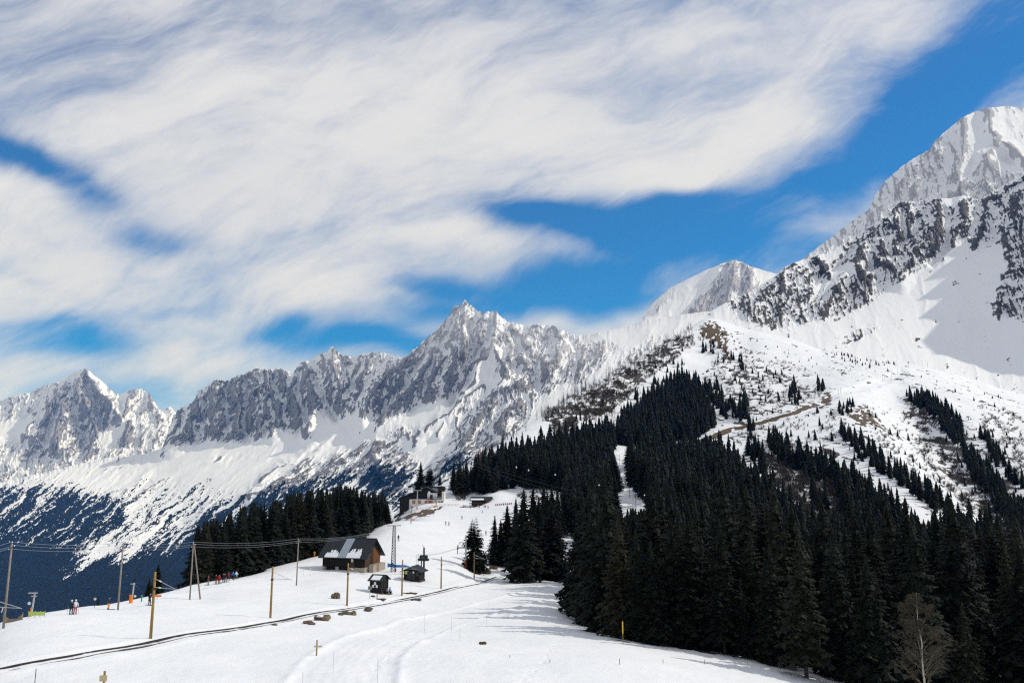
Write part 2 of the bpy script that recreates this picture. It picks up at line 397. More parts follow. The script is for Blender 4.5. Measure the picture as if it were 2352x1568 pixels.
def flat_hit(px, py):         # first place where a sight line meets the smooth ground
    u, e = (float(q) for q in ue(px, py)); j = (u - U0) / (U1 - U0) * (NU - 1); j0 = int(np.clip(j, 0, NU - 2)); f = j - j0
    c = (GZ[:, j0] / gY) * (1 - f) + (GZ[:, j0 + 1] / gY) * f
    k = np.nonzero(c >= e)[0]
    if not len(k): print('MISS', px, py); return float(gY[int(np.argmax(c))])
    k = int(k[0])
    if k == 0: return gY[0]
    t = (e - c[k - 1]) / (c[k] - c[k - 1]); return float(gY[k - 1] + t * (gY[k] - gY[k - 1]))
def ground_pl(pp):
    o = []
    for px, py in pp:
        Y = flat_hit(px, py); u, _ = ue(px, py); o.append((float(u) * Y, Y))
    return o
RUN = ground_pl([(785, 1566), (812, 1510), (880, 1465), (985, 1430), (1090, 1402), (1200, 1372), (1300, 1350), (1330, 1345)])
d, sgn = polyline_dist(GX, GY, RUN)
hw = 4.3
GZ = GZ - .14 * sstep(hw + .5, hw - .5, d) + .17 * np.exp(-((d - hw - .3) / .55) ** 2) * (.7 + .6 * noise(GX / 3, GY / 3, 3)) 
runmask = sstep(hw + .3, hw - .3, d)
GZ = GZ + runmask * .012 * np.sin(d * 5.2 + 1.5 * noise(GX / 5, GY / 5, 66))
d2, _ = polyline_dist(GX, GY, ground_pl([(900, 1404), (1010, 1440)]))
GZ = GZ - .10 * np.exp(-(d2 / .35) ** 2)
for pp in ([(30, 1420), (300, 1405), (500, 1360)], [(100, 1470), (300, 1425), (540, 1385), (760, 1340)], [(350, 1395), (500, 1362), (640, 1330), (800, 1338)], [(740, 1395), (860, 1378), (1080, 1310)]):
    d3, _ = polyline_dist(GX, GY, ground_pl(pp)); GZ = GZ + .04 * np.exp(-((d3 - .4) / .3) ** 2) - .05 * np.exp(-(d3 / .3) ** 2)
for pp in ([(844, 1546), (878, 1521), (928, 1486), (1001, 1456), (1088, 1424)], [(879, 1514), (1010, 1512), (1188, 1519), (1330, 1522)], [(1020, 1440), (900, 1402), (860, 1392)], [(1200, 1568), (1260, 1500), (1310, 1440)]):
    d4, _ = polyline_dist(GX, GY, ground_pl(pp)); GZ = GZ - .085 * np.exp(-(d4 / .55) ** 2) * sstep(.02, .35, noise(GX / .55, GY / .75, 88))
slot = sample(paint(0, [(1, [(1385, 1040), (1430, 1030), (1445, 1100), (1500, 1170), (1440, 1190), (1420, 1110)])], 1), PX, PY)
GZ = GZ + slot * 1.1 * fbm(GX / 9, GY / 9, 2, 77)
TRK = ground_pl([(-60, 1547), (0, 1537), (175, 1507), (350, 1475), (517, 1446), (689, 1416), (820, 1394), (938, 1374), (1020, 1356), (1088, 1340), (1130, 1329), (1165, 1319)])
dt, sg = polyline_dist(GX, GY, TRK)
GZ = GZ - .12 * sstep(1.9, 1.1, dt) + .10 * np.exp(-((dt - 2.3) / .6) ** 2)
# cut bank with bare earth behind the track near the lone spruce, road bench on the hill
ROAD = ground_pl([(1560, 1030), (1620, 1012), (1690, 985), (1760, 968), (1830, 948), (1890, 925), (1920, 905), (1960, 893), (2020, 875), (2075, 850)])
dr, sr = polyline_dist(GX, GY, ROAD)
up = sr > 0
GZ = GZ - 2.2 * sstep(9, 3, dr)
PX2, PY2 = to_px(GX, GY, GZ)
# what shows through the snow
grass = sample(paint(0, [
    (1.0, [(895, 1192), (960, 1172), (1020, 1160), (1040, 1166), (1000, 1182), (940, 1190), (900, 1202)]),
    (.45, [(1010, 1160), (1060, 1160), (1070, 1172), (1000, 1184)]),
    (.64, [(1598, 745), (1640, 732), (1672, 765), (1678, 800), (1696, 845), (1662, 838), (1640, 795), (1596, 772)]), (.8, [(1884, 902), (1900, 896), (1914, 914), (1906, 942), (1884, 934)]), (.4, [(1700, 880), (1790, 870), (1800, 900), (1720, 920)]),
    (.42, [(1640, 730), (1720, 770), (1700, 790), (1660, 760)]),
    (.62, [(1930, 950), (1975, 925), (2000, 935), (2035, 975), (2078, 1035), (2055, 1030), (2020, 990), (1985, 985), (1950, 975)]),
    (.5, [(2060, 1030), (2120, 1080), (2180, 1130), (2160, 1135), (2080, 1075)]),
    (.55, [(2120, 1160), (2200, 1200), (2190, 1215), (2130, 1180)]),
    (.7, [(1520, 1022), (1580, 1010), (1570, 1028), (1530, 1036)]), (.45, [(1885, 780), (1920, 785), (1930, 830), (1880, 825)]),
    (.6, [(1900, 835), (1960, 848), (1950, 870), (1910, 855)]), (.62, [(1985, 873), (2012, 868), (2010, 890), (1985, 892)]),
    (.72, [(1640, 1500), (1690, 1500), (1780, 1530), (1700, 1522)]),
], 2), PX2, PY2)
hillside = sample(paint(0, [(.24, [(1600, 740), (1700, 748), (1880, 800), (2080, 842), (2352, 905), (2352, 1250), (1900, 1180), (1700, 1080), (1560, 960), (1640, 800)]),
                            (.12, [(1700, 750), (2000, 835), (2040, 860), (1900, 870), (1800, 830), (1700, 780)]),
                            (.42, [(1600, 860), (1700, 820), (1850, 880), (1900, 900), (1700, 970), (1620, 950)]),
                            (.52, [(1730, 1020), (1900, 1010), (1980, 1080), (2000, 1200), (1850, 1160), (1780, 1100)]),
                            (.54, [(2060, 920), (2130, 920), (2280, 1050), (2352, 1130), (2352, 1230), (2250, 1190), (2120, 1050)]),
                            (.10, [(1960, 900), (2060, 880), (2110, 1000), (2200, 1130), (2120, 1060), (2040, 980)]),
                            (.54, [(1230, 965), (1400, 858), (1590, 750), (1600, 775), (1540, 830), (1460, 900), (1400, 950), (1290, 1000)]),
                            (.5, [(1190, 1125), (1300, 1130), (1300, 1150), (1190, 1150)])], 3), PX2, PY2)
hs_ = sstep(380, 520, GY)
fn = fbm(GX / 7, GY / 9, 5, 40, .62) * (1 - hs_) + hs_ * fbm(GX / 6.5, (GZ + GY * .12) / 4.6, 5, 40, .64); fl = fbm((GX + GY * .4) / 26, GY / 40, 4, 51) * (1 - hs_) + hs_ * fbm((GX + GZ) / 24, GZ / 20, 4, 51)
gmask = sstep(.42, .62, grass + .30 * fn * (grass > .02))
hm = sstep(.34, .86, hillside * 1.2 + .46 * fn + .40 * fl) * (GY > 380)
bank = sstep(2.2, 3.2, dr) * sstep(11, 7.5, dr) * up * (sample(paint(0, [(1, [(1520, 1040), (1690, 960), (1880, 920), (1860, 960), (1690, 1010), (1560, 1050)])], 1), PX2, PY2))
bank = bank * sstep(-.9, -.3, fn)
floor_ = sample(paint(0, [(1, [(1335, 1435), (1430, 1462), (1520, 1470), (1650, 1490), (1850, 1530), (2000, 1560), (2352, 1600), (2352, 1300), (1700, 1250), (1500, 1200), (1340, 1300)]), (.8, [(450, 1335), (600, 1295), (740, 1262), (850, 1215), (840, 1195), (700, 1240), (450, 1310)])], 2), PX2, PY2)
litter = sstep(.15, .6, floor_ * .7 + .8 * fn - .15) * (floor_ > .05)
trackbed = np.exp(-((dt - .0) / 1.0) ** 4) * .0
soil = np.clip(np.maximum.reduce([gmask, bank]), 0, 1)
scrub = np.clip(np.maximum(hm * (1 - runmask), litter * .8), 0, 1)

def snow_mat():
    m, nt, b = nmat('snow'); N = nt.nodes.new; L = nt.links.new
    b.inputs['Roughness'].default_value = .55; b.inputs['Specular IOR Level'].default_value = .15
    def attr(nm):
        a = N('ShaderNodeAttribute'); a.attribute_name = nm; return a.outputs['Fac']
    tc = N('ShaderNodeTexCoord')
    def nz(sc, det=6, rough=.6):
        q = N('ShaderNodeTexNoise'); q.inputs['Scale'].default_value = sc; q.inputs['Detail'].default_value = det; q.inputs['Roughness'].default_value = rough
        L(tc.outputs['Object'], q.inputs['Vector']); return q.outputs['Fac']
    def mix(f, a, c):
        q = N('ShaderNodeMix'); q.data_type = 'RGBA'; L(f, q.inputs[0])
        for i, s in ((6, a), (7, c)):
            if isinstance(s, tuple): q.inputs[i].default_value = s
            else: L(s, q.inputs[i])
        return q.outputs[2]
    def ramp(f, *st):
        q = N('ShaderNodeValToRGB'); L(f, q.inputs[0]); q.color_ramp.elements[0].position = st[0][0]; q.color_ramp.elements[0].color = st[0][1]
        q.color_ramp.elements[1].position = st[1][0]; q.color_ramp.elements[1].color = st[1][1]; return q.outputs[0]
    snow = ramp(nz(.12), (.35, (.80, .825, .85, 1)), (.65, (.86, .87, .885, 1)))
    soilc = ramp(nz(.8, 8, .7), (.35, (.042, .028, .015, 1)), (.68, (.17, .115, .06, 1)))
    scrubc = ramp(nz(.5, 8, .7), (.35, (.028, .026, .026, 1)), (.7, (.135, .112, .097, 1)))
    def edge(a, n_, lo, hi):
        s = N('ShaderNodeMath'); s.operation = 'MULTIPLY_ADD'; L(n_, s.inputs[0]); s.inputs[1].default_value = .9; s.inputs[2].default_value = -.45
        t = N('ShaderNodeMath'); t.operation = 'ADD'; L(a, t.inputs[0]); L(s.outputs[0], t.inputs[1])
        r = N('ShaderNodeMapRange'); r.interpolation_type = 'SMOOTHSTEP'; L(t.outputs[0], r.inputs[0]); r.inputs[1].default_value = lo; r.inputs[2].default_value = hi
        return r.outputs[0]
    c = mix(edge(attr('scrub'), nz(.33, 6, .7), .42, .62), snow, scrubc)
    c = mix(edge(attr('soil'), nz(.6, 6, .7), .40, .60), c, soilc)
    L(c, b.inputs['Base Color'])
    bp = N('ShaderNodeBump'); bp.inputs['Strength'].default_value = .35; bp.inputs['Distance'].default_value = .25
    ad = N('ShaderNodeMath'); ad.operation = 'ADD'; L(nz(.9, 8, .62), ad.inputs[0])
    L(nz(6, 3), ad.inputs[1]); L(ad.outputs[0], bp.inputs['Height']); L(bp.outputs[0], b.inputs['Normal'])
    return m
SNOW = snow_mat()
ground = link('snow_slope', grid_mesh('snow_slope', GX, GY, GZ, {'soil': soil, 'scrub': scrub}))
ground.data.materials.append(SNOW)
tag(ground, kind='structure')
GE = GZ / GY
def gz(x, y):
    u = np.asarray(x) / np.asarray(y); w = np.log(y)
    j = np.clip((u - U0) / (U1 - U0) * (NU - 1), 0, NU - 1.001); i = np.clip(np.interp(w, gw, np.arange(len(gw))), 0, len(gw) - 1.001)
    j0 = j.astype(int) if hasattr(j, 'astype') else int(j); i0 = i.astype(int) if hasattr(i, 'astype') else int(i); fj = j - j0; fi = i - i0
    e = (GE[i0, j0] * (1 - fj) + GE[i0, j0 + 1] * fj) * (1 - fi) + (GE[i0 + 1, j0] * (1 - fj) + GE[i0 + 1, j0 + 1] * fj) * fi
    return e * y
def hit(px, py):
    """the ground point a sight line first meets"""
    Y = flat_hit(px, py); u, _ = ue(px, py)
    if Y is None: return None
    x = float(u) * Y
    return Vector((x, Y, float(gz(x, Y))))
def at(px, Y):
    u, _ = ue(px, 1150); x = float(u) * Y
    return Vector((x, Y, float(gz(x, Y))))
# ------------------------------------------------------------------ mountains
def rock_mat(name, dark, light, forest=(.006, .011, .009), snow=(.84, .85, .87), scale=.02, amp=.7, lo=.34, hi=.66, zs=2.0):
    m, nt, b = nmat(name); N = nt.nodes.new; L = nt.links.new
    b.inputs['Roughness'].default_value = .8; b.inputs['Specular IOR Level'].default_value = .1
    tc = N('ShaderNodeTexCoord')
    mpz = N('ShaderNodeMapping'); mpz.inputs['Scale'].default_value = (1, 1, zs); L(tc.outputs['Object'], mpz.inputs[0])
    def nz(sc, det=7, rough=.68):
        q = N('ShaderNodeTexNoise'); q.inputs['Scale'].default_value = sc; q.inputs['Detail'].default_value = det; q.inputs['Roughness'].default_value = rough
        L(mpz.outputs[0], q.inputs['Vector']); return q.outputs['Fac']
    def attr(nm):
        a = N('ShaderNodeAttribute'); a.attribute_name = nm; return a.outputs['Fac']
    def edge(a, n_, amp, lo, hi):
        s = N('ShaderNodeMath'); s.operation = 'MULTIPLY_ADD'; L(n_, s.inputs[0]); s.inputs[1].default_value = amp; s.inputs[2].default_value = -amp / 2
        t = N('ShaderNodeMath'); t.operation = 'ADD'; L(a, t.inputs[0]); L(s.outputs[0], t.inputs[1])
        r = N('ShaderNodeMapRange'); r.interpolation_type = 'SMOOTHSTEP'; L(t.outputs[0], r.inputs[0]); r.inputs[1].default_value = lo; r.inputs[2].default_value = hi
        return r.outputs[0]
    rc = N('ShaderNodeValToRGB'); L(nz(scale * .6), rc.inputs[0])
    rc.color_ramp.elements[0].position = .36; rc.color_ramp.elements[0].color = (*dark, 1); rc.color_ramp.elements[1].position = .66; rc.color_ramp.elements[1].color = (*light, 1)
    fr = N('ShaderNodeMix'); fr.data_type = 'RGBA'; L(attr('frost'), fr.inputs[0]); L(rc.outputs[0], fr.inputs[6]); fr.inputs[7].default_value = (.62, .61, .62, 1)
    m1 = N('ShaderNodeMix'); m1.data_type = 'RGBA'; L(edge(attr('rock'), nz(scale, 8, .72), amp, lo, hi), m1.inputs[0]); m1.inputs[6].default_value = (*snow, 1); L(fr.outputs[2], m1.inputs[7])
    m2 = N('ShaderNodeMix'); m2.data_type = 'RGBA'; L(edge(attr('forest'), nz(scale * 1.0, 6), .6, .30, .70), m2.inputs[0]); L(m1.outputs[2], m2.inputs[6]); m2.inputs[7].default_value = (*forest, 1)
    L(m2.outputs[2], b.inputs['Base Color'])
    return m

def mountain(name, cols, crest, nu, nt_, px0, px1, relief, rockp, forestp=None, frostp=None, slant=.0, slant2=.0, jag=2.0, material=None, seed=0, bias=0.0, strata=0.0, rib=1.0, ridges=(), soft=.0, drop=.10):
    px = np.linspace(px0, px1, nu)
    cx = np.array([c[0] for c in cols], float); nl = len(cols[0][1])
    cr = np.array(crest, float)
    py_c = np.interp(px, cr[:, 0], cr[:, 1])
    jk = .12 + 1.1 * np.clip(sample(rockp, px, py_c + 8), 0, 1)
    jit = -jag * jk * (ridged(px / 19.0, px * 0 + seed, 4, seed + 3, .62) - .45) * 2.2 - jag * jk * .5 * noise(px / 3.5, px * 0, seed + 8)
    lev_py = []; lev_Y = []
    for l in range(nl):
        lev_py.append(np.interp(px, cx, [c[1][l][0] for c in cols])); lev_Y.append(np.interp(px, cx, [c[1][l][1] for c in cols]))
    lev_py.append(py_c); lev_Y.append(np.interp(px, cx, [c[2] for c in cols]))
    lev_py = np.array(lev_py); lev_Y = np.array(lev_Y)
    # keep the levels in order
    for l in range(nl - 1, -1, -1): lev_py[l] = np.maximum(lev_py[l], lev_py[l + 1] + 4)
    t = np.linspace(0, nl, nt_)
    # rows follow the levels' average height in the picture
    mean = lev_py.mean(1); cum = np.concatenate([[0], np.cumsum(-np.diff(mean))]); t = np.interp(np.linspace(0, cum[-1], nt_), cum, np.arange(nl + 1))
    i = np.clip(t.astype(int), 0, nl - 1); f = (t - i)[:, None]
    BPY = lev_py[i] * (1 - f) + lev_py[i + 1] * f; BY = lev_Y[i] * (1 - f) + lev_Y[i + 1] * f
    k = max(3, nt_ // 14) | 1
    def sm(a):
        p = np.pad(a, ((k // 2, k // 2), (0, 0)), 'edge'); c = np.cumsum(np.pad(p, ((1, 0), (0, 0))), 0); return (c[k:] - c[:-k]) / k
    BY = sm(BY)
    BPX = np.broadcast_to(px[None], BPY.shape)
    BPY = BPY + jit[None] * np.clip(1 - (BPY - py_c[None]) / 26, 0, 1) ** 2
    SX = BPX + slant * (BPY - 900) + slant2 * np.clip(BPY - 1010, 0, None)      # fall-line coordinate
    wx = 14 * fbm(BPX / 60, BPY / 60, 3, seed + 60); wy = 14 * fbm(BPX / 60 + 9, BPY / 60, 3, seed + 61)
    tt = np.linspace(0, 1, nt_)[:, None]
    (a1, l1), (a2, l2), (a3, l3), (a4, l4) = relief
    n1 = ridged((SX + wx) / l1, (BPY + wy) / (l1 * 2.6), 3, seed + 1); n2 = ridged((SX + wx * .6) / l2, (BPY + wy) / (l2 * 3.2), 4, seed + 2, .55)
    n3 = ridged((SX + wx * .5) / l3, BPY / (l3 * 2.5), 4, seed + 4, .6); n4 = fbm(SX / l4, BPY / (l4 * 1.8), 3, seed + 5, .6)
    rk = sample(rockp, BPX, BPY)
    rough = .05 + 1.35 * sstep(.03, .6, rk)
    disp = a1 * (n1 - .45) * (.35 + .9 * np.clip(rk, 0, 1)) + (a2 * (n2 - .45) + a3 * (n3 - .45) + a4 * n4) * rough
    # ridges and couloirs of this very mountain
    if ridges:
        qx, qy = BPX + wx * .45, BPY + wy * .45; up_ = np.zeros_like(disp); dn_ = np.zeros_like(disp)
        for pl, h, w in ridges:
            xs = [q[0] for q in pl]; ys = [q[1] for q in pl]
            c0, c1 = np.searchsorted(px, [min(xs) - w - 9, max(xs) + w + 9])
            if c1 <= c0: continue
            dd_, _ = polyline_dist(qx[:, c0:c1], qy[:, c0:c1], pl); v_ = abs(h) * np.clip(1 - dd_ / w, 0, 1) ** 1.15
            tgt = up_ if h > 0 else dn_; tgt[:, c0:c1] = np.maximum(tgt[:, c0:c1], v_)
        disp = disp + (up_ - dn_) * 1.55
    def bx(a, r):
        for ax in (0, 1):
            q_ = np.pad(a, [(r + 1, r) if i == ax else (0, 0) for i in (0, 1)], 'edge'); c_ = np.cumsum(q_, ax)
            a = (np.take(c_, np.arange(2 * r + 1, c_.shape[ax]), ax) - np.take(c_, np.arange(0, c_.shape[ax] - 2 * r - 1), ax)) / (2 * r + 1)
        return a
    cv1 = disp - bx(disp, 4); cv2 = disp - bx(disp, 13)
    cv1 = np.clip(cv1 / (cv1.std() + 1e-6), -2.2, 2.2); cv2 = np.clip(cv2 / (cv2.std() + 1e-6), -2.2, 2.2)
    # towards the viewer and up; the upright share fades at the crest so that the skyline keeps its own shape
    S = BY / F
    u, e = ue(BPX, BPY)
    Yb = BY - disp * S * .95
    X = u * Yb; Yw = Yb; Z = e * Yb + disp * S * .35 * np.clip((1 - tt) * 6, 0, 1)
    # surface normal
    def nrm(X, Y, Z):
        gx = [np.gradient(q, axis=1) for q in (X, Y, Z)]; gy = [np.gradient(q, axis=0) for q in (X, Y, Z)]
        nx = gx[1] * gy[2] - gx[2] * gy[1]; ny = gx[2] * gy[0] - gx[0] * gy[2]; nz_ = gx[0] * gy[1] - gx[1] * gy[0]
        l = np.sqrt(nx * nx + ny * ny + nz_ * nz_) + 1e-9
        return nx / l, ny / l, nz_ / l
    nx, ny, nz_ = nrm(X, Yw, Z); sgn = np.sign(nz_.mean()); nz_ = nz_ * sgn
    nzb = (nz_ - nz_.mean()) / (nz_.std() + 1e-6)
    streak = fbm((SX + wx * .5) / 13, BPY / 40, 4, seed + 30, .62); spots = fbm(SX / 5, BPY / 8, 4, seed + 33, .65)
    nzs = bx(nz_, 1); nzs = np.clip((nzs - bx(nzs, 24)) / (nzs.std() + 1e-6), -2.2, 2.2)
    rock = rk + bias - .12 * nzs + (.10 * cv1 + .16 * cv2) * rib + .26 * streak + .09 * spots + strata * .8 * fbm(BPX / 55, BPY / 42, 4, seed + 38) + strata * fbm(BPX / 46, (BPY + .38 * BPX + wy * .5) / 9, 4, seed + 36, .6)
    rock = np.where(rk < .02, rock - .35, rock)
    rock = sstep(.38 - soft, .64 + soft, rock)
    fo = np.zeros_like(rock)
    if forestp is not None:
        fk = sample(forestp, BPX, BPY)
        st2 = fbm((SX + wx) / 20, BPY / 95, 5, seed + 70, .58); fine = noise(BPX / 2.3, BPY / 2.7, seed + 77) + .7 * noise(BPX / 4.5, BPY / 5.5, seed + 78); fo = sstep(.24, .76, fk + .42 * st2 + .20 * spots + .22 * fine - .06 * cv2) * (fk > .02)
        # trees stand proud of the snow
        tr = np.abs(noise(BPX / 2.2, BPY / 2.6, seed + 80)); Z = Z + fo * tr * 2.5 * S
    fr = sample(frostp, BPX, BPY) if frostp is not None else np.zeros_like(rock)
    # back of the mountain
    nb = 10; bx = []; by = []; bz = []
    for q in range(1, nb + 1):
        kf = 1 + .008 * q; bx.append(X[-1] * kf); by.append(Yw[-1] * kf); bz.append(Z[-1] - drop * S[-1] * F * .008 * q * 9 * (.6 + .4 * q / nb))
    X = np.vstack([X] + [b[None] for b in bx]); Yw = np.vstack([Yw] + [b[None] for b in by]); Z = np.vstack([Z] + [b[None] for b in bz])
    pad = lambda a: np.vstack([a, np.repeat(a[-1:], nb, 0)])
    o = link(name, grid_mesh(name, X, Yw, Z, {'rock': pad(rock), 'forest': pad(fo), 'frost': pad(fr)}))
    o.data.materials.append(material); tag(o, kind='structure')
    return o, (X, Yw, Z)

def zz(ox, oy, k): return lambda pl, h=20, w=24: ([(ox + x / k, oy + y / k) for x, y in pl], h, w)
Z1 = zz(0, 746.5, 3.033); Z2 = zz(574, 631.6, 3.033); Z3 = zz(1091, 574, 3.033); Z4 = zz(1665.2, 229.7, 2.7303)
RID1 = [Z2([(1500, 175), (1450, 330), (1390, 480), (1420, 600), (1430, 760)], 26, 34), Z2([(1440, 210), (1340, 340), (1200, 480), (1100, 570), (1000, 690), (890, 800), (780, 1030)], 34, 44), Z2([(1270, 540), (1210, 650), (1140, 800), (1060, 880), (960, 980), (890, 1040)], 28, 34),
 Z2([(1400, 480), (1330, 600), (1280, 720), (1250, 860)], 22, 28), Z2([(1500, 250), (1490, 400), (1470, 560), (1440, 640)], 20, 22), Z2([(1620, 240), (1610, 370), (1600, 460)], 18, 20), Z2([(1720, 250), (1700, 340), (1690, 440)], 18, 20), Z2([(1830, 370), (1720, 470), (1620, 560), (1520, 650), (1440, 700)], 26, 30), Z2([(1830, 370), (1840, 480), (1810, 600)], 18, 22),
 Z2([(1700, 500), (1750, 600), (1790, 720), (1740, 790)], 20, 26), Z2([(1600, 600), (1560, 760), (1500, 840)], 20, 26), Z2([(1900, 770), (1760, 830), (1680, 920), (1600, 1000), (1560, 1080), (1480, 1200)], 26, 26), Z2([(1880, 900), (1800, 990), (1740, 1070)], 20, 20), Z2([(1700, 900), (1640, 960), (1600, 1030)], 18, 18), Z2([(1560, 1090), (1490, 1160), (1450, 1260)], 18, 18),
 Z2([(1620, 800), (1480, 900), (1400, 980), (1280, 1060), (1150, 1160)], 20, 24), Z2([(1380, 1000), (1300, 1120)], 14, 16), Z2([(580, 500), (560, 600), (600, 720), (640, 860), (690, 940)], 24, 30), Z2([(500, 530), (520, 640), (560, 760), (560, 900)], 20, 22), Z2([(385, 595), (400, 700), (440, 850), (450, 1000), (400, 1130)], 28, 28), Z2([(385, 595), (330, 690), (300, 760)], 18, 20),
 Z2([(230, 650), (250, 780), (300, 900), (340, 1020)], 22, 24), Z2([(100, 640), (130, 760), (180, 880), (200, 1050)], 24, 24), Z2([(40, 650), (60, 780), (80, 950), (60, 1100)], 22, 24), Z2([(860, 540), (820, 640), (760, 760), (700, 880)], 24, 30), Z2([(780, 560), (720, 680), (660, 780)], 18, 20), Z2([(1010, 570), (960, 680), (900, 760)], 20, 24),
 Z2([(620, 1090), (500, 1210), (330, 1330), (250, 1330)], 14, 20), Z2([(450, 1190), (320, 1300), (100, 1420)], 14, 18), Z2([(640, 1290), (520, 1360), (420, 1480)], 14, 18), Z2([(900, 1170), (860, 1260), (900, 1330), (940, 1420)], 14, 20), Z2([(400, 1400), (200, 1490), (0, 1560)], 16, 22),
 Z2([(330, 690), (330, 870), (390, 1000)], -22, 14), Z2([(430, 720), (540, 900), (600, 980)], -22, 15), Z2([(1530, 370), (1570, 500), (1560, 560), (1480, 640), (1430, 760), (1400, 870)], -26, 17), Z2([(700, 640), (720, 780), (740, 800)], -16, 12), Z2([(640, 600), (680, 720)], -14, 10), Z2([(1660, 330), (1650, 480)], -12, 9), Z2([(1180, 620), (1090, 760), (980, 880), (900, 960)], -20, 14), Z2([(150, 700), (220, 880), (240, 1000)], -16, 10),
 Z1([(1520, 380), (1480, 520), (1500, 640), (1480, 720)], 28, 34), Z1([(1370, 540), (1340, 650), (1280, 780), (1160, 860)], 24, 30), Z1([(1650, 360), (1640, 480), (1680, 620), (1640, 760)], 26, 28), Z1([(1780, 300), (1760, 440), (1780, 580), (1750, 700)], 26, 28), Z1([(1850, 300), (1880, 450), (1850, 600), (1900, 760)], 22, 24), Z1([(1260, 600), (1240, 700), (1180, 800)], 20, 24),
 Z1([(1580, 420), (1560, 560), (1590, 680)], -16, 11), Z1([(1720, 380), (1720, 560), (1690, 720)], -18, 12), Z1([(1420, 520), (1420, 660)], -14, 10),
 Z3([(560, 520), (640, 640), (560, 760), (500, 860)], 22, 24), Z3([(420, 520), (350, 620), (330, 760)], 18, 22), Z3([(760, 700), (720, 790)], 16, 18), Z3([(250, 560), (330, 700), (390, 800)], -16, 12), Z3([(480, 660), (420, 800), (440, 960)], -20, 16), Z3([(660, 620), (730, 700), (700, 820)], -16, 12)]
RID0 = [Z1([(600, 300), (560, 420), (470, 560), (420, 700), (380, 850)], 26, 30), Z1([(600, 300), (640, 420), (740, 540), (830, 650)], 24, 28), Z1([(560, 450), (600, 600), (660, 750)], 18, 20), Z1([(950, 440), (900, 520), (870, 640)], 18, 20), Z1([(1040, 460), (1080, 560), (1110, 640)], 16, 18), Z1([(470, 420), (330, 640), (240, 800)], 22, 26), Z1([(260, 640), (180, 780)], 18, 20), Z1([(890, 690), (870, 800)], 24, 18), Z1([(700, 470), (760, 560)], 12, 12), Z1([(600, 380), (660, 560), (700, 700)], -16, 11), Z1([(500, 480), (540, 700), (600, 800)], -14, 10), Z1([(800, 560), (760, 700)], -14, 10)]
RID3 = [Z4([(1090, 640), (1000, 760), (880, 900), (820, 1030), (870, 1130)], 26, 34), Z4([(1330, 620), (1340, 760), (1290, 860), (1200, 980), (1100, 1120)], 26, 34), Z4([(430, 1020), (340, 1130), (250, 1240), (160, 1330)], 20, 26), Z4([(760, 1130), (700, 1200), (640, 1290), (600, 1330)], 18, 24), Z4([(1000, 900), (960, 1000), (1080, 1100)], 18, 24), Z4([(560, 985), (640, 1080)], 14, 18), Z4([(800, 1130), (870, 1240)], 16, 20), Z4([(1880, 460), (1760, 580), (1640, 640)], 20, 26),
 Z4([(1850, 600), (1760, 900), (1790, 1080), (1700, 1300)], 22, 34), Z4([(1480, 640), (1500, 760), (1440, 880)], 16, 20), Z4([(1640, 680), (1620, 800), (1560, 900)], 16, 20), Z4([(1110, 700), (1130, 860), (1100, 900)], -20, 14), Z4([(1240, 700), (1180, 830)], -14, 9), Z4([(800, 930), (720, 1020), (560, 1130)], -18, 13), Z4([(1380, 700), (1400, 900), (1290, 1020)], -20, 16), Z4([(930, 1000), (900, 1090)], -12, 8), Z4([(1010, 880), (1060, 960)], -12, 8), Z4([(640, 1100), (560, 1200), (520, 1290)], -12, 9)]
RID4 = [Z4([(1480, 110), (1510, 230), (1500, 330), (1440, 480)], 20, 34), Z4([(1650, 70), (1660, 180), (1720, 260), (1640, 370), (1660, 420)], 22, 36), Z4([(1720, 260), (1830, 330), (1875, 390)], 16, 22), Z4([(1320, 250), (1280, 320), (1180, 440), (1080, 560)], 18, 30), Z4([(1350, 330), (1240, 470), (1180, 570)], 12, 18), Z4([(1640, 380), (1540, 480), (1450, 600)], 14, 22), Z4([(1680, 300), (1800, 400)], -10, 14)]
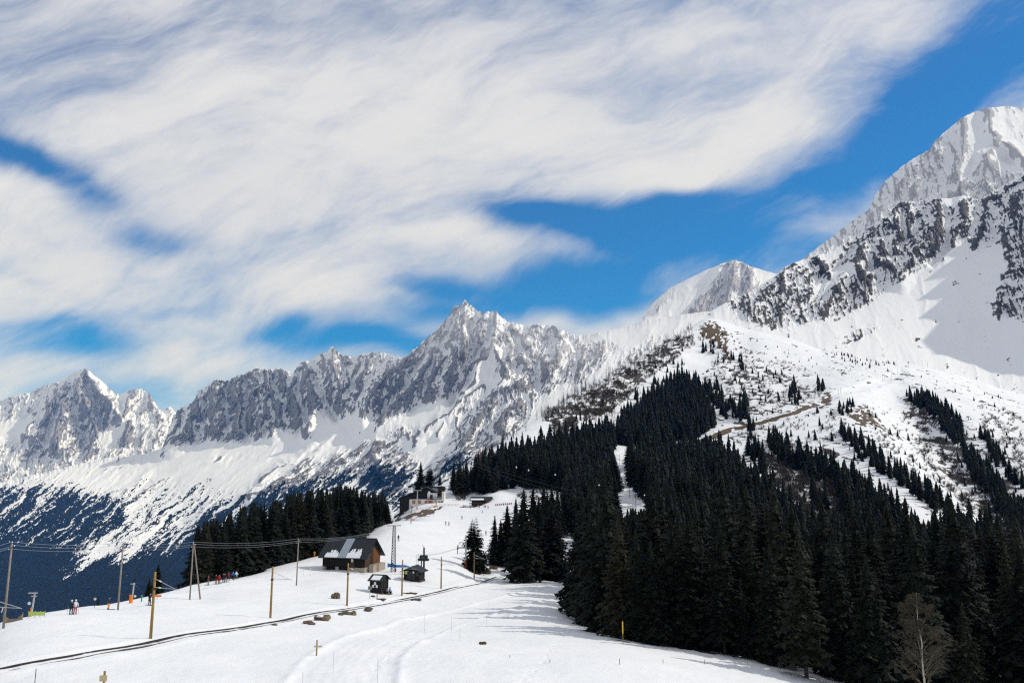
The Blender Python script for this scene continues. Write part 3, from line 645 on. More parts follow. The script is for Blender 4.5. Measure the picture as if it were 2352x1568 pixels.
# --- the chain of needles and the valley side below it
rock1 = paint(.12, [
    (.20, [(-100, 1060), (300, 1045), (560, 1130), (430, 1200), (-100, 1160)]),
    (.74, [(380, 1035), (398, 945), (465, 888), (590, 850), (690, 850), (722, 930), (725, 1005), (690, 1000), (650, 985), (560, 1015), (470, 1010)]),
    (.52, [(690, 850), (765, 800), (915, 822), (880, 900), (830, 955), (765, 965), (722, 935)]),
    (.68, [(905, 835), (960, 800), (1010, 770), (1050, 740), (1090, 800), (1080, 890), (1020, 915), (950, 945), (900, 965), (865, 985), (830, 975), (870, 910)]),
    (.46, [(1015, 750), (1068, 688), (1165, 735), (1200, 790), (1175, 850), (1120, 870), (1085, 800)]),
    (.50, [(1160, 742), (1290, 757), (1385, 800), (1350, 850), (1290, 885), (1240, 915), (1195, 905), (1140, 860)]),
    (.56, [(1330, 800), (1400, 775), (1420, 800), (1350, 870), (1300, 900)]),
    (.60, [(1055, 935), (1130, 900), (1235, 900), (1215, 960), (1130, 1050), (1070, 1120), (1020, 1100), (1040, 1000)]),
    (.44, [(960, 1090), (1060, 1000), (1100, 1060), (1000, 1160), (930, 1160)]),
    (.52, [(600, 1110), (700, 1070), (800, 1010), (900, 1010), (960, 1060), (920, 1150), (850, 1110), (740, 1110), (640, 1150)]),
    (.58, [(880, 985), (960, 965), (960, 1010), (900, 1010)]),
    (.0, [(300, 1058), (400, 1045), (560, 1022), (650, 1000), (720, 1005), (760, 970), (830, 960), (880, 985), (980, 930), (1050, 918), (1060, 940), (960, 975), (860, 1000), (740, 1050), (620, 1090), (520, 1120), (420, 1110)]),
    (.0, [(690, 955), (735, 945), (790, 965), (735, 995), (700, 1000)]), (.04, [(1095, 830), (1120, 800), (1150, 790), (1130, 850), (1085, 905), (1075, 890)]),
    (.03, [(1210, 960), (1290, 895), (1330, 880), (1280, 920), (1200, 1000)]), (.06, [(1330, 770), (1560, 720), (1560, 760), (1450, 790), (1400, 780)]),
    (.45, [(1400, 840), (1440, 810), (1500, 775), (1540, 760), (1500, 800), (1420, 850)]),
    (.62, [(470, 1050), (600, 1040), (600, 1046), (480, 1060)]),
], 2)
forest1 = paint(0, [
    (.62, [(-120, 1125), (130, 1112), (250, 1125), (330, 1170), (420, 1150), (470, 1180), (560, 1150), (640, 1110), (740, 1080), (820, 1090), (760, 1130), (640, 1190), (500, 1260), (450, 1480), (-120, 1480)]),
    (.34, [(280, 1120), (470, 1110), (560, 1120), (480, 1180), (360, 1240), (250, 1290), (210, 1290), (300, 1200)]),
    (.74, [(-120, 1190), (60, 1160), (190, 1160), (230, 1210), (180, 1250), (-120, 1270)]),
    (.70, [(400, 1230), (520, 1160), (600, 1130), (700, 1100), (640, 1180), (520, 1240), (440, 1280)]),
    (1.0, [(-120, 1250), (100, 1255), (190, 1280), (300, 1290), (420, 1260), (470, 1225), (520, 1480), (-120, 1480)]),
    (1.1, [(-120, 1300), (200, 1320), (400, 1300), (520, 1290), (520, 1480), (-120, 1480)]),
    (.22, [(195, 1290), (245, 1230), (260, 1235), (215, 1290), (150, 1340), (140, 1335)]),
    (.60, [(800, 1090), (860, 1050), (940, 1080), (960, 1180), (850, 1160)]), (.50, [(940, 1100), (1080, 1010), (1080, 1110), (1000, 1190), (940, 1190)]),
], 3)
frost1 = paint(.1, [(.75, [(880, 835), (1000, 740), (1068, 660), (1160, 700), (1350, 750), (1560, 690), (1560, 820), (1380, 830), (1180, 830), (1080, 780), (980, 830)]),
                    (.60, [(680, 860), (765, 780), (920, 800), (900, 850), (760, 850), (690, 880)]), (.30, [(380, 940), (450, 850), (680, 820), (690, 880), (560, 900), (420, 960)]), (.15, [(380, 1040), (420, 950), (560, 900), (690, 880), (720, 1000)])], 6)
CHAIN = rock_mat('alpine_rock', (.10, .10, .105), (.28, .272, .268), scale=.035)
crest1 = [(-200, 1120), (0, 1108), (100, 1085), (200, 1062), (270, 1046), (330, 1042), (372, 1030), (388, 985), (398, 955), (415, 937), (440, 926), (455, 901), (480, 882), (500, 870), (520, 876), (545, 863), (590, 846), (620, 851), (650, 849), (672, 862), (690, 832), (716, 828), (735, 813), (752, 806), (765, 794), (775, 806), (790, 815), (815, 821), (830, 813), (865, 808), (890, 813), (912, 820), (930, 819), (960, 795), (1000, 760), (1030, 727), (1042, 704), (1054, 700), (1060, 702), (1068, 687), (1078, 700), (1095, 711), (1110, 719), (1130, 713), (1141, 716), (1160, 735), (1190, 746), (1220, 747), (1260, 745), (1290, 757), (1312, 768), (1340, 770), (1360, 767), (1400, 759), (1440, 751), (1475, 738), (1520, 730), (1560, 722), (1620, 716), (1760, 706)]
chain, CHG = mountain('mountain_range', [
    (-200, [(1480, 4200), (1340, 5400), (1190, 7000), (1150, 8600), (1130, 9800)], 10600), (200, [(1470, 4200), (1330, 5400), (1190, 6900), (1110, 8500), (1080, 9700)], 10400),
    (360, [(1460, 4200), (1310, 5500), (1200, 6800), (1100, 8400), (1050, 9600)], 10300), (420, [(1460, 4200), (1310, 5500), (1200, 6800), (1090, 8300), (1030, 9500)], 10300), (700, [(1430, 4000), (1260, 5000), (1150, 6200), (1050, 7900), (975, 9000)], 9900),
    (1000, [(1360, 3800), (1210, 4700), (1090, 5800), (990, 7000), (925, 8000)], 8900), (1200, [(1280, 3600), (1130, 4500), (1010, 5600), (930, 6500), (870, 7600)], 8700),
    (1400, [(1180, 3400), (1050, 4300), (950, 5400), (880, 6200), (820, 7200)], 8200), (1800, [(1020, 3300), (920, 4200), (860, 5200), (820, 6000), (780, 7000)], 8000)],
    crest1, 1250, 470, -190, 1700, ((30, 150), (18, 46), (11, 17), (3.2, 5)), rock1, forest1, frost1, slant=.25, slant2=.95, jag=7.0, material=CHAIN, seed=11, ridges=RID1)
# --- far massif on the left
rock0 = paint(.36, [(.54, [(60, 1050), (120, 900), (200, 850), (260, 940), (250, 1040), (180, 1050)]), (.1, [(225, 1010), (250, 980), (290, 975), (280, 1010), (240, 1040)]), (.08, [(-100, 985), (60, 960), (110, 950), (60, 1000), (-100, 1040)]), (1.2, [(268, 1020), (295, 978), (318, 1020)])], 1)
FAR = rock_mat('far_rock', (.13, .13, .135), (.29, .28, .275), scale=.03)
verte, _ = mountain('far_mountain', [(-200, [(1140, 11300), (1050, 11900), (985, 12500)], 13200), (450, [(1120, 11200), (1040, 11900), (990, 12500)], 13200)],
    [(-200, 930), (0, 920), (40, 906), (70, 901), (100, 886), (128, 879), (150, 866), (175, 853), (200, 846), (212, 858), (240, 880), (262, 900), (276, 905), (300, 895), (325, 892), (345, 905), (365, 940), (378, 942), (390, 931), (402, 945), (420, 965), (470, 1000)],
    480, 190, -190, 460, ((30, 100), (16, 36), (8, 13), (2.4, 4)), rock0, None, paint(.25, [(.6, [(-200, 900), (300, 830), (420, 900), (420, 960), (200, 900), (-200, 960)])], 5), slant=.35, jag=2.4, material=FAR, seed=31, ridges=RID0)
# --- snow dome
rock2 = paint(.0, [(.62, [(1560, 730), (1640, 650), (1688, 598), (1740, 630), (1745, 655), (1690, 690), (1650, 720), (1600, 760)]), (.45, [(1470, 745), (1482, 715), (1520, 680), (1560, 660), (1520, 710)]), (.22, [(1600, 660), (1640, 640), (1620, 690)])], 2)
DOME = rock_mat('pale_rock', (.22, .20, .195), (.40, .37, .36), scale=.04)
dome, _ = mountain('snow_dome', [(1380, [(860, 7800), (800, 8300), (750, 8800)], 9300), (1900, [(860, 7800), (780, 8300), (710, 8900)], 9600)],
    [(1400, 760), (1440, 752), (1474, 738), (1480, 721), (1495, 702), (1510, 686), (1540, 661), (1580, 641), (1620, 621), (1660, 605), (1676, 599), (1686, 596), (1702, 601), (1722, 611), (1750, 620), (1787, 630), (1830, 660), (1900, 700)],
    420, 190, 1400, 1890, ((26, 110), (14, 40), (7, 13), (2, 4)), rock2, None, paint(.5, [], 0), slant=.3, jag=4.0, material=DOME, seed=51, bias=-.02, soft=.1, ridges=[([(1686, 597), (1690, 640), (1670, 700)], 22, 26), ([(1655, 608), (1640, 660), (1600, 720)], 16, 20), ([(1720, 611), (1725, 660), (1700, 700)], 16, 20), ([(1672, 610), (1660, 690)], -12, 9), ([(1705, 610), (1708, 680)], -12, 9)])
# --- the great mountain on the right: a dark rib in front of a pale summit
rock4 = paint(.30, [(.40, [(1840, 600), (2010, 450), (2070, 385), (2150, 330), (2200, 300), (2170, 400), (2100, 470), (1960, 560)]), (.12, [(2200, 300), (2290, 250), (2352, 260), (2352, 400), (2260, 380)]), (.62, [(2190, 460), (2230, 415), (2352, 400), (2352, 480), (2220, 490)])], 4)
PALE = rock_mat('wind_swept_rock', (.16, .16, .165), (.33, .325, .33), scale=.04, amp=.8, lo=.15, hi=.95, zs=2.2)
summit, _ = mountain('pale_summit', [(1780, [(720, 4200), (660, 4700)], 5200), (2100, [(620, 4500), (500, 5000)], 5500), (2400, [(580, 4500), (410, 5100)], 5800), (2760, [(600, 4400), (430, 5000)], 5800)],
    [(1780, 640), (1841, 598), (1880, 566), (1922, 535), (1960, 505), (1995, 482), (2003, 465), (2009, 449), (2032, 417), (2068, 385), (2100, 363), (2134, 344), (2149, 322), (2180, 295), (2207, 272), (2233, 259), (2260, 250), (2288, 246), (2317, 244), (2354, 250), (2450, 290), (2600, 360), (2760, 430)],
    560, 330, 1790, 2750, ((34, 130), (16, 36), (6, 12), (1.6, 4)), rock4, None, paint(.55, [], 0), slant=-.15, jag=2.5, material=PALE, seed=71, ridges=RID4, bias=.06, rib=1.1)
rock3 = paint(.10, [
    (.53, [(1660, 700), (1786, 629), (1870, 590), (1958, 552), (2068, 464), (2152, 457), (2180, 470), (2180, 560), (2130, 610), (2080, 640), (2000, 690), (1960, 720), (1880, 735), (1800, 757), (1700, 730)]),
    (.12, [(1870, 640), (1930, 610), (1990, 600), (1960, 640), (1900, 668), (1860, 680)]), (.10, [(1880, 600), (1930, 570), (1950, 575), (1900, 620)]),
    (.50, [(2180, 470), (2352, 400), (2500, 360), (2500, 560), (2352, 560), (2260, 560), (2190, 560)]),
    (.60, [(2310, 560), (2352, 510), (2500, 470), (2500, 760), (2352, 730), (2290, 720), (2320, 640)]),
    (.02, [(2190, 560), (2260, 570), (2310, 570), (2310, 640), (2280, 720), (2340, 760), (2340, 850), (1900, 800), (1830, 750), (1960, 720), (2080, 645), (2140, 610)]),
    (.46, [(1920, 795), (1965, 760), (2020, 740), (2030, 750), (1980, 775), (1930, 800)]), (.42, [(2090, 780), (2130, 765), (2130, 775), (2095, 790)]),
], 2)
RIB = rock_mat('dark_schist', (.030, .029, .029), (.15, .135, .115), scale=.05, amp=1.0, lo=.24, hi=.76, zs=3.0)
rib, _ = mountain('rocky_mountain', [(1620, [(850, 2300), (800, 2700), (750, 3050)], 3400), (1900, [(880, 2100), (780, 2700), (690, 3300)], 3800), (2100, [(910, 2000), (780, 2650), (640, 3300)], 4050),
     (2300, [(950, 1900), (810, 2500), (610, 3150)], 3900), (2440, [(980, 1850), (800, 2320), (600, 2850)], 3500), (2760, [(1000, 1500), (760, 1800), (520, 2200)], 2700)],
    [(1620, 722), (1665, 696), (1700, 682), (1740, 660), (1770, 640), (1786, 629), (1800, 615), (1823, 603), (1870, 589), (1900, 578), (1935, 562), (1958, 552), (1985, 530), (2010, 515), (2040, 490), (2068, 464), (2100, 462), (2152, 457), (2185, 455), (2215, 449), (2251, 460), (2280, 440), (2300, 430), (2354, 398), (2376, 376), (2390, 392), (2420, 340), (2436, 352), (2470, 300), (2490, 322), (2530, 268), (2556, 292), (2600, 238), (2630, 258), (2690, 200), (2760, 190)],
    760, 420, 1625, 2750, ((24, 140), (13, 42), (9, 14), (3.2, 5)), rock3, None, paint(.0, [], 0), slant=-.25, jag=2.2, soft=.14, material=RIB, seed=91, ridges=RID3, strata=.30, rib=.9)
# --- air
hz = MB().box(-21000, 21000, -400, 15000, -2500, 3350)
hm_ = bpy.data.materials.new('haze'); hm_.use_nodes = True; hn = hm_.node_tree; hn.nodes.clear()
pv = hn.nodes.new('ShaderNodeVolumePrincipled'); ho = hn.nodes.new('ShaderNodeOutputMaterial')
pv.inputs['Color'].default_value = (.03, .25, .88, 1); pv.inputs['Absorption Color'].default_value = (1, 1, 1, 1)
pv.inputs['Density'].default_value = 2.4e-5; pv.inputs['Anisotropy'].default_value = 0.0
hn.links.new(pv.outputs[0], ho.inputs['Volume'])
haze = hz.build('haze', hm_); tag(haze, kind='stuff')
# ------------------------------------------------------------------ trees
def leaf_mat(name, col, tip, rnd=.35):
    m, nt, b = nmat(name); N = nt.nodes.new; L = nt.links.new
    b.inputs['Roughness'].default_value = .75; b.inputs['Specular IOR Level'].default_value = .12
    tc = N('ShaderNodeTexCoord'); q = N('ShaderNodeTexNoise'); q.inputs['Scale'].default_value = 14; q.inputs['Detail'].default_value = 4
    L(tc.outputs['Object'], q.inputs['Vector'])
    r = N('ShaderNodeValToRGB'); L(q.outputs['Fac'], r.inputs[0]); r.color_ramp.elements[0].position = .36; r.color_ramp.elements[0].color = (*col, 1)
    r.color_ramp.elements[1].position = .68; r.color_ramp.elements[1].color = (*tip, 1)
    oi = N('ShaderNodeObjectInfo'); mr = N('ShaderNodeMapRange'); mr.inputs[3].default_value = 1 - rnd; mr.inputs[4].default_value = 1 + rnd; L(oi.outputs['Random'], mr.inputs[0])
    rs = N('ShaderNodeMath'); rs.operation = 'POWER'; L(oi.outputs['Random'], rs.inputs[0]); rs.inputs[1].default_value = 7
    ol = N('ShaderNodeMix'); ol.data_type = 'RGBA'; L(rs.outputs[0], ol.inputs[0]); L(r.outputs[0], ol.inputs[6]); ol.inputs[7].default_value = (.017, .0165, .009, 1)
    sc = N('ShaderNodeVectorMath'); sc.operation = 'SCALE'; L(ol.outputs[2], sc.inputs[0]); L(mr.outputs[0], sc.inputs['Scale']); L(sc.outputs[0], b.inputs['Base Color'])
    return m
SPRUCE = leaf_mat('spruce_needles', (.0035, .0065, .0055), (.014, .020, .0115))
BARK = mat('bark', (.045, .034, .026), .9, .3, 6, (1, 1, .3), rnd=.3)
PALEBARK = mat('pale_bark', (.42, .38, .31), .85, .35, 4, (1, 1, .4))
TWIG = mat('twigs', (.075, .062, .050), .9, .3, 4, rnd=.3)
TWIGB = mat('birch_twigs', (.060, .050, .034), .9, .3, 4)
LARCH = mat('larch_twigs', (.060, .045, .035), .9, .3, 4, rnd=.35)

def spruce_arrays(seed, levels, per, segs, Rr=.17, low=.05, twin=False, ragged=.3):
    """unit-height crown of drooping branches; returns triangles"""
    r_ = random.Random(seed); T = []
    tops = [(0, 0, 1.0, 0.0)] if not twin else [(-.03, 0, 1.0, 0.0), (.055, .01, .955, .45)]
    for (ox, oy, top, z0) in tops:
        for l in range(levels):
            f = (l + r_.random() * .6) / levels; z = max(low, z0) + (top - max(low, z0)) * f
            h = (z / top)
            rad = Rr * ((1 - h) ** .82) * min(1, .62 + 1.9 * h) + .006
            if twin: rad *= .86
            n_ = max(4, int(per * (.45 + .75 * (1 - h)))); a0 = r_.random() * 6.28
            for k in range(n_):
                a = a0 + 6.283 * k / n_ + r_.uniform(-.3, .3); rr = rad * (1 + r_.uniform(-ragged * 1.3, ragged))
                ca, sa = math.cos(a), math.sin(a); droop = r_.uniform(.30, .62) * (1 - .6 * h) ; lift = r_.uniform(.02, .16) + .35 * h * h
                def pt(s): return (ox * (1 - 0) + ca * rr * s, oy + sa * rr * s, z + rr * (lift * s - droop * s * s + .16 * max(0, s - .75)))
                w0 = rr * .34
                for q in range(segs):
                    s0 = .12 + .88 * q / segs; s1 = min(1.06, .12 + .88 * (q + 1.25) / segs)
                    p0 = pt(s0); p1 = pt(s1); w = w0 * (1.15 - .75 * s0) * r_.uniform(.7, 1.25); dz = w * r_.uniform(.25, .8)
                    for sg in (-1, 1):
                        T.append((p0, p1, (p0[0] * .35 + p1[0] * .65 - sa * w * sg, p0[1] * .35 + p1[1] * .65 + ca * w * sg, p0[2] * .35 + p1[2] * .65 - dz)))
                    if segs > 2:
                        T.append((p0, p1, ((p0[0] + p1[0]) / 2 - sa * w * .15, (p0[1] + p1[1]) / 2 + ca * w * .15, (p0[2] + p1[2]) / 2 - w * r_.uniform(.6, 1.15))))
        # leader
        for k in range(3):
            a = 2.1 * k; T.append(((ox + .004 * math.cos(a), oy + .004 * math.sin(a), top - .05), (ox + .004 * math.cos(a + 2), oy + .004 * math.sin(a + 2), top - .05), (ox, oy, top + .012)))
    v = np.array(T, np.float32).reshape(-1, 3); return v, np.arange(len(v)).reshape(-1, 3)
def skirts(seed, levels, per, Rr, low=.04, jag=.3):
    r_ = random.Random(seed); T = []
    for l in range(levels):
        f = l / levels; z = low + (1 - low) * f; h = z; rad = Rr * ((1 - h) ** .85) * min(1, .65 + 2 * h) + .004; a0 = r_.random() * 6.28; n_ = max(4, int(per * (.55 + .6 * (1 - h))))
        st = (1 - low) / levels
        for k in range(n_):
            a = a0 + 6.283 * k / n_ + r_.uniform(-.2, .2); rr = rad * r_.uniform(1 - jag * 1.2, 1 + jag); w = 6.283 / n_ * r_.uniform(.45, .8)
            top = (0, 0, min(1.0, z + st * r_.uniform(1.4, 2.2))); zt = z - rr * r_.uniform(.15, .75)
            T.append((top, (math.cos(a - w) * rr * .8, math.sin(a - w) * rr * .8, zt + rr * .25), (math.cos(a) * rr, math.sin(a) * rr, zt)))
            T.append((top, (math.cos(a) * rr, math.sin(a) * rr, zt), (math.cos(a + w) * rr * .8, math.sin(a + w) * rr * .8, zt + rr * .25)))
    v = np.array(T, np.float32).reshape(-1, 3); return v, np.arange(len(v)).reshape(-1, 3)
def trunk_mesh(name, m, r=.016, top=.93, bend=0):
    return MB().tube([(0, 0, -.06), (.0, .002, .02), (bend, 0, .4), (bend * .4, 0, top)], r * 1.25, r * .12, 7).mesh(name, m, True)
CROWN_R = (.20, .22, .18, .27, .21, .19, .23, .175)
CROWNS = []
for s_ in range(8):
    v, f = spruce_arrays(100 + s_, 34, 12, 4, Rr=(.20, .22, .18, .27, .21, .19, .23, .175)[s_], low=(.05, .07, .10, .04, .06, .14, .05, .08)[s_], twin=(s_ == 3), ragged=.28)
    if s_ != 3:
        v2, f2 = skirts(200 + s_, 20, 8, CROWN_R[s_] * .72, (.05, .07, .10, .04, .06, .14, .05, .08)[s_]); f = np.concatenate([f, f2 + len(v)]); v = np.concatenate([v, v2])
    me = poly_mesh('crown', v, f); me.materials.append(SPRUCE); CROWNS.append(me)
CROWN_R = (.20, .22, .18, .27, .21, .19, .23, .175)
TRUNK = trunk_mesh('trunk', BARK)
LOD = [skirts(300 + s_, 15, 8, .20 + .025 * (s_ % 3)) for s_ in range(6)]

# --- where the trees stand: outlines of their foot points, spacing, height range, share name
T_LIST = []     # x, y, z, height, kind, group
def scatter(poly, n, h0, h1, grp, mind=4.2, seed=1, dens=None, hole=None, key=None):
    r_ = np.random.default_rng(seed); xs = [p[0] for p in poly]; ys = [p[1] for p in poly]
    cell = {}; cnt = 0; tries = 0
    us, es = ue(np.array(xs), np.array(ys))
    while cnt < n and tries < n * 60:
        tries += 1
        # an even spread over the ground: more candidates where it is far
        px = r_.uniform(min(xs), max(xs)); Yl = math.sqrt(r_.uniform(dens[0] ** 2, dens[1] ** 2)); p = at(px, Yl)
        qx, qy = to_px(p.x, p.y, p.z)
        if not in_poly(np.array([qx]), np.array([qy]), poly)[0]: continue
        if hole is not None and any(in_poly(np.array([qx]), np.array([qy]), h_)[0] for h_ in hole): continue
        key_ = (int(p.x // mind), int(p.y // mind)); ok = True
        for a in (-1, 0, 1):
            for b in (-1, 0, 1):
                for t in cell.get((key_[0] + a, key_[1] + b), ()):
                    if (t[0] - p.x) ** 2 + (t[1] - p.y) ** 2 < mind * mind: ok = False
        if not ok: continue
        cell.setdefault(key_, []).append((p.x, p.y)); h = r_.uniform(h0, h1) * (1 if r_.random() > .12 else .7)
        T_LIST.append([p.x, p.y, p.z, h, 'spruce', grp]); cnt += 1
G_MAIN = 'spruces of the dense forest on the right'
G_GROVE = 'spruces of the grove behind the barn'
G_UP = 'spruces of the forest above the chalets'
G_HILL = 'spruces of the dark stand below the hill top'
G_SC = 'scattered spruces on the open hillside'
G_STR = 'spruces in rows down the right hand slope'
MAINP = [(1345, 1425), (1338, 1340), (1345, 1260), (1400, 1235), (1480, 1245), (1530, 1215), (1502, 1176), (1470, 1139), (1446, 1110), (1442, 1064), (1560, 1052), (1650, 1046), (1690, 1080), (1740, 1125), (1790, 1180), (1850, 1235), (1930, 1275), (2030, 1300), (2150, 1310), (2380, 1295), (2380, 1600), (2030, 1572), (1850, 1532), (1700, 1496), (1600, 1482), (1500, 1470)]
scatter(MAINP, 1550, 12, 26, G_MAIN, 4.6, 3, (100, 760))
UPP = [(1035, 1138), (1110, 1135), (1200, 1118), (1285, 1135), (1330, 1230), (1405, 1215), (1414, 1112), (1394, 1062), (1412, 1022), (1395, 1000), (1300, 1022), (1200, 1048), (1130, 1080), (1060, 1120)]
scatter(UPP, 540, 12, 24, G_UP, 4.8, 5, (380, 880), hole=[[(1190, 1120), (1300, 1130), (1300, 1165), (1190, 1150)]])
HILLP = [(1405, 1025), (1440, 965), (1490, 925), (1530, 890), (1560, 870), (1600, 882), (1625, 935), (1650, 975), (1600, 1005), (1500, 1025)]
scatter(HILLP, 420, 15, 23, G_HILL, 4.4, 7, (640, 1150))
for i, (poly, n, h0, h1) in enumerate([
    ([(1600, 870), (1640, 875), (1690, 935), (1700, 960), (1670, 965), (1630, 920)], 40, 10, 17), ([(1690, 930), (1720, 930), (1725, 962), (1695, 962)], 10, 16, 24),
    ([(1715, 985), (1745, 985), (1765, 1060), (1745, 1100), (1720, 1050)], 12, 14, 22), ([(1760, 1010), (1800, 1020), (1850, 1060), (1920, 1085), (1930, 1115), (1850, 1100), (1790, 1065)], 55, 13, 21),
    ([(1930, 1090), (1990, 1130), (2100, 1230), (2130, 1275), (2060, 1270), (1960, 1230), (1920, 1150)], 110, 13, 20), ([(1920, 935), (1965, 925), (1975, 945), (1930, 955)], 16, 7, 11),
    ([(1925, 990), (1950, 995), (2050, 1075), (2130, 1120), (2190, 1180), (2150, 1180), (2060, 1110), (1980, 1060)], 95, 9, 16),
    ([(2080, 908), (2130, 915), (2180, 945), (2225, 1000), (2215, 1030), (2190, 1020), (2150, 965), (2100, 930)], 100, 12, 17),
    ([(2215, 1050), (2240, 1050), (2300, 1120), (2352, 1190), (2390, 1240), (2352, 1260), (2300, 1180), (2240, 1110)], 120, 11, 18), ([(2250, 1000), (2280, 1005), (2300, 1060), (2352, 1110), (2390, 1150), (2340, 1120), (2280, 1070)], 30, 9, 15),
    ([(2160, 1210), (2260, 1240), (2390, 1270), (2390, 1310), (2200, 1290)], 50, 14, 22), ([(1860, 1140), (1900, 1150), (1910, 1180), (1870, 1180)], 8, 14, 20)]):
    scatter(poly, n, h0, h1, G_STR if i > 1 else G_HILL, 4.2, 20 + i, (400, 1250))
for i, (poly, n, h0, h1) in enumerate([
    ([(1610, 790), (1645, 790), (1655, 815), (1610, 812)], 12, 9, 13), ([(1600, 765), (1660, 765), (1720, 830), (1730, 880), (1660, 880), (1600, 830)], 26, 3, 7), ([(1675, 815), (1720, 820), (1725, 850), (1690, 850)], 7, 9, 14),
    ([(1720, 830), (1850, 880), (1860, 930), (1740, 930)], 26, 5, 10), ([(1780, 850), (1795, 850), (1795, 870), (1780, 870)], 2, 12, 14), ([(1810, 880), (1850, 890), (1850, 930), (1815, 925)], 9, 12, 17), ([(1870, 878), (1910, 885), (1912, 905), (1880, 900)], 8, 11, 15),
    ([(1500, 840), (1545, 830), (1560, 860), (1500, 890)], 10, 7, 13), ([(1890, 795), (2090, 845), (2060, 858), (1920, 830)], 60, 4, 7), ([(1690, 770), (1880, 820), (2000, 850), (1900, 860), (1740, 810)], 20, 2.5, 4.5),
    ([(2100, 850), (2352, 930), (2352, 985), (2120, 880)], 26, 3, 6), ([(1430, 920), (1500, 890), (1490, 930), (1420, 985)], 18, 9, 16)]):
    scatter(poly, n, h0, h1, G_SC, 3.2, 50 + i, (500, 1300))
for i, (poly, n, h0, h1) in enumerate([([(1700, 890), (1880, 910), (1690, 985), (1640, 960)], 40, 4, 9), ([(1720, 1000), (1900, 940), (2000, 1060), (2120, 1200), (1900, 1180), (1780, 1120)], 90, 4, 10), ([(1980, 930), (2080, 1000), (2260, 1200), (2150, 1200), (2040, 1080)], 36, 3, 8), ([(2100, 920), (2352, 1000), (2352, 1220), (2230, 1150), (2150, 1030)], 90, 3, 8), ([(1640, 780), (1720, 830), (1700, 930), (1640, 880)], 40, 4, 10), ([(1440, 930), (1560, 800), (1600, 790), (1560, 880)], 30, 4, 10), ([(1250, 965), (1400, 880), (1480, 860), (1440, 930), (1330, 990)], 40, 4, 9)]):
    scatter(poly, int(n * .62), h0 * .7, h1, G_SC, 3.0, 80 + i, (500, 1300))
# grove: foot line and the height its tops reach
gl = [(445, 1347), (520, 1316), (600, 1298), (660, 1290), (700, 1282), (760, 1272), (830, 1240), (862, 1214), (897, 1205)]
gt = [(440, 1225), (466, 1200), (520, 1182), (546, 1168), (577, 1155), (648, 1142), (671, 1130), (722, 1122), (781, 1111), (817, 1114), (851, 1129), (880, 1128), (900, 1160)]
gr = random.Random(4)
for k in range(165):
    row = k % 5; px = gr.uniform(452, 892); py = np.interp(px, [p[0] for p in gl], [p[1] for p in gl]); p = hit(px, py - 1.5)
    Y = p.y + 3 + row * 7 + gr.uniform(-2, 3); p = at(px, Y); qx, qy = to_px(p.x, p.y, p.z)
    top = np.interp(px, [q[0] for q in gt], [q[1] for q in gt]) + abs(gr.gauss(0, 11)) * (1.3 if row == 0 else .8)
    h = (qy - top) / F * (Y * CT) * 1.0
    T_LIST.append([p.x, p.y, p.z - .3, max(6, h), 'spruce', G_GROVE])
# single trees that can be told apart: foot px, foot py, top py, crown, label
G_ONE = 'spruces beside the railway bend'
ONES = [(1090, 1312, 1192, 3, 'bushy twin topped spruce standing alone beside the catenary pole'), (1136, 1298, 1188, 7, 'slim spruce just right of the lone twin topped spruce'),
        (1165, 1300, 1166, 1, None), (1150, 1292, 1196, 2, None), (1203, 1335, 1132, 4, 'tallest wide spruce at the track bend, its skirt touching the snow'), (1238, 1318, 1150, 0, None), (1268, 1331, 1160, 6, 'spruce at the left of the snowy gap with its bare foot showing'),
        (1225, 1290, 1128, 1, None), (1185, 1290, 1150, 0, None), (1250, 1270, 1120, 2, None), (1258, 1285, 1135, 4, None), (1297, 1224, 1122, 5, None), (1314, 1228, 1130, 2, None), (1281, 1232, 1126, 0, None), (1268, 1242, 1118, 4, None)]
ONES2 = [(1395, 1240, 1064, 6), (1415, 1228, 1095, 2), (1372, 1245, 1100, 4), (1385, 1230, 1085, 0), (1360, 1438, 1190, 1), (1350, 1400, 1230, 6), (1385, 1452, 1180, 4), (1425, 1464, 1200, 0), (1500, 1478, 1256, 6), (1465, 1472, 1230, 2), (1545, 1480, 1230, 4), (1590, 1486, 1212, 1), (1655, 1494, 1300, 0), (1665, 1502, 1215, 5), (1708, 1510, 1340, 2), (1735, 1506, 1240, 6), (1780, 1524, 1270, 4), (1852, 1556, 1230, 5), (1930, 1560, 1260, 1), (1620, 1488, 1260, 4), (2010, 1576, 1300, 6), (1338, 1300, 1165, 4), (1346, 1345, 1180, 1)]
for (px, pf, pt_, ci, lab) in ONES:
    p = hit(px, pf); T_LIST.append([p.x, p.y, p.z, (pf - pt_) / F * p.y, ci, G_ONE, lab])
for (px, pf, pt_, ci) in ONES2:
    p = hit(px, pf) ; T_LIST.append([p.x, p.y, p.z, (pf - pt_) / F * p.y, ci, G_MAIN if px > 1345 else G_ONE])
for (px, Y, h) in ((375, 175, 8.2), (357, 178, 5.5), (965, 575, 22), (985, 580, 20), (1010, 590, 17), (245, 165, 3)):
    p = at(px, Y); z0 = P(px, {375: 1372, 357: 1374, 965: 1130, 985: 1132, 1010: 1140, 245: 1392}[px], Y).z - (1.0 if Y < 300 else 0)
    T_LIST.append([p.x, p.y, z0, h, 'spruce', 'small spruces beyond the edge of the ski slope' if Y < 300 else G_UP])

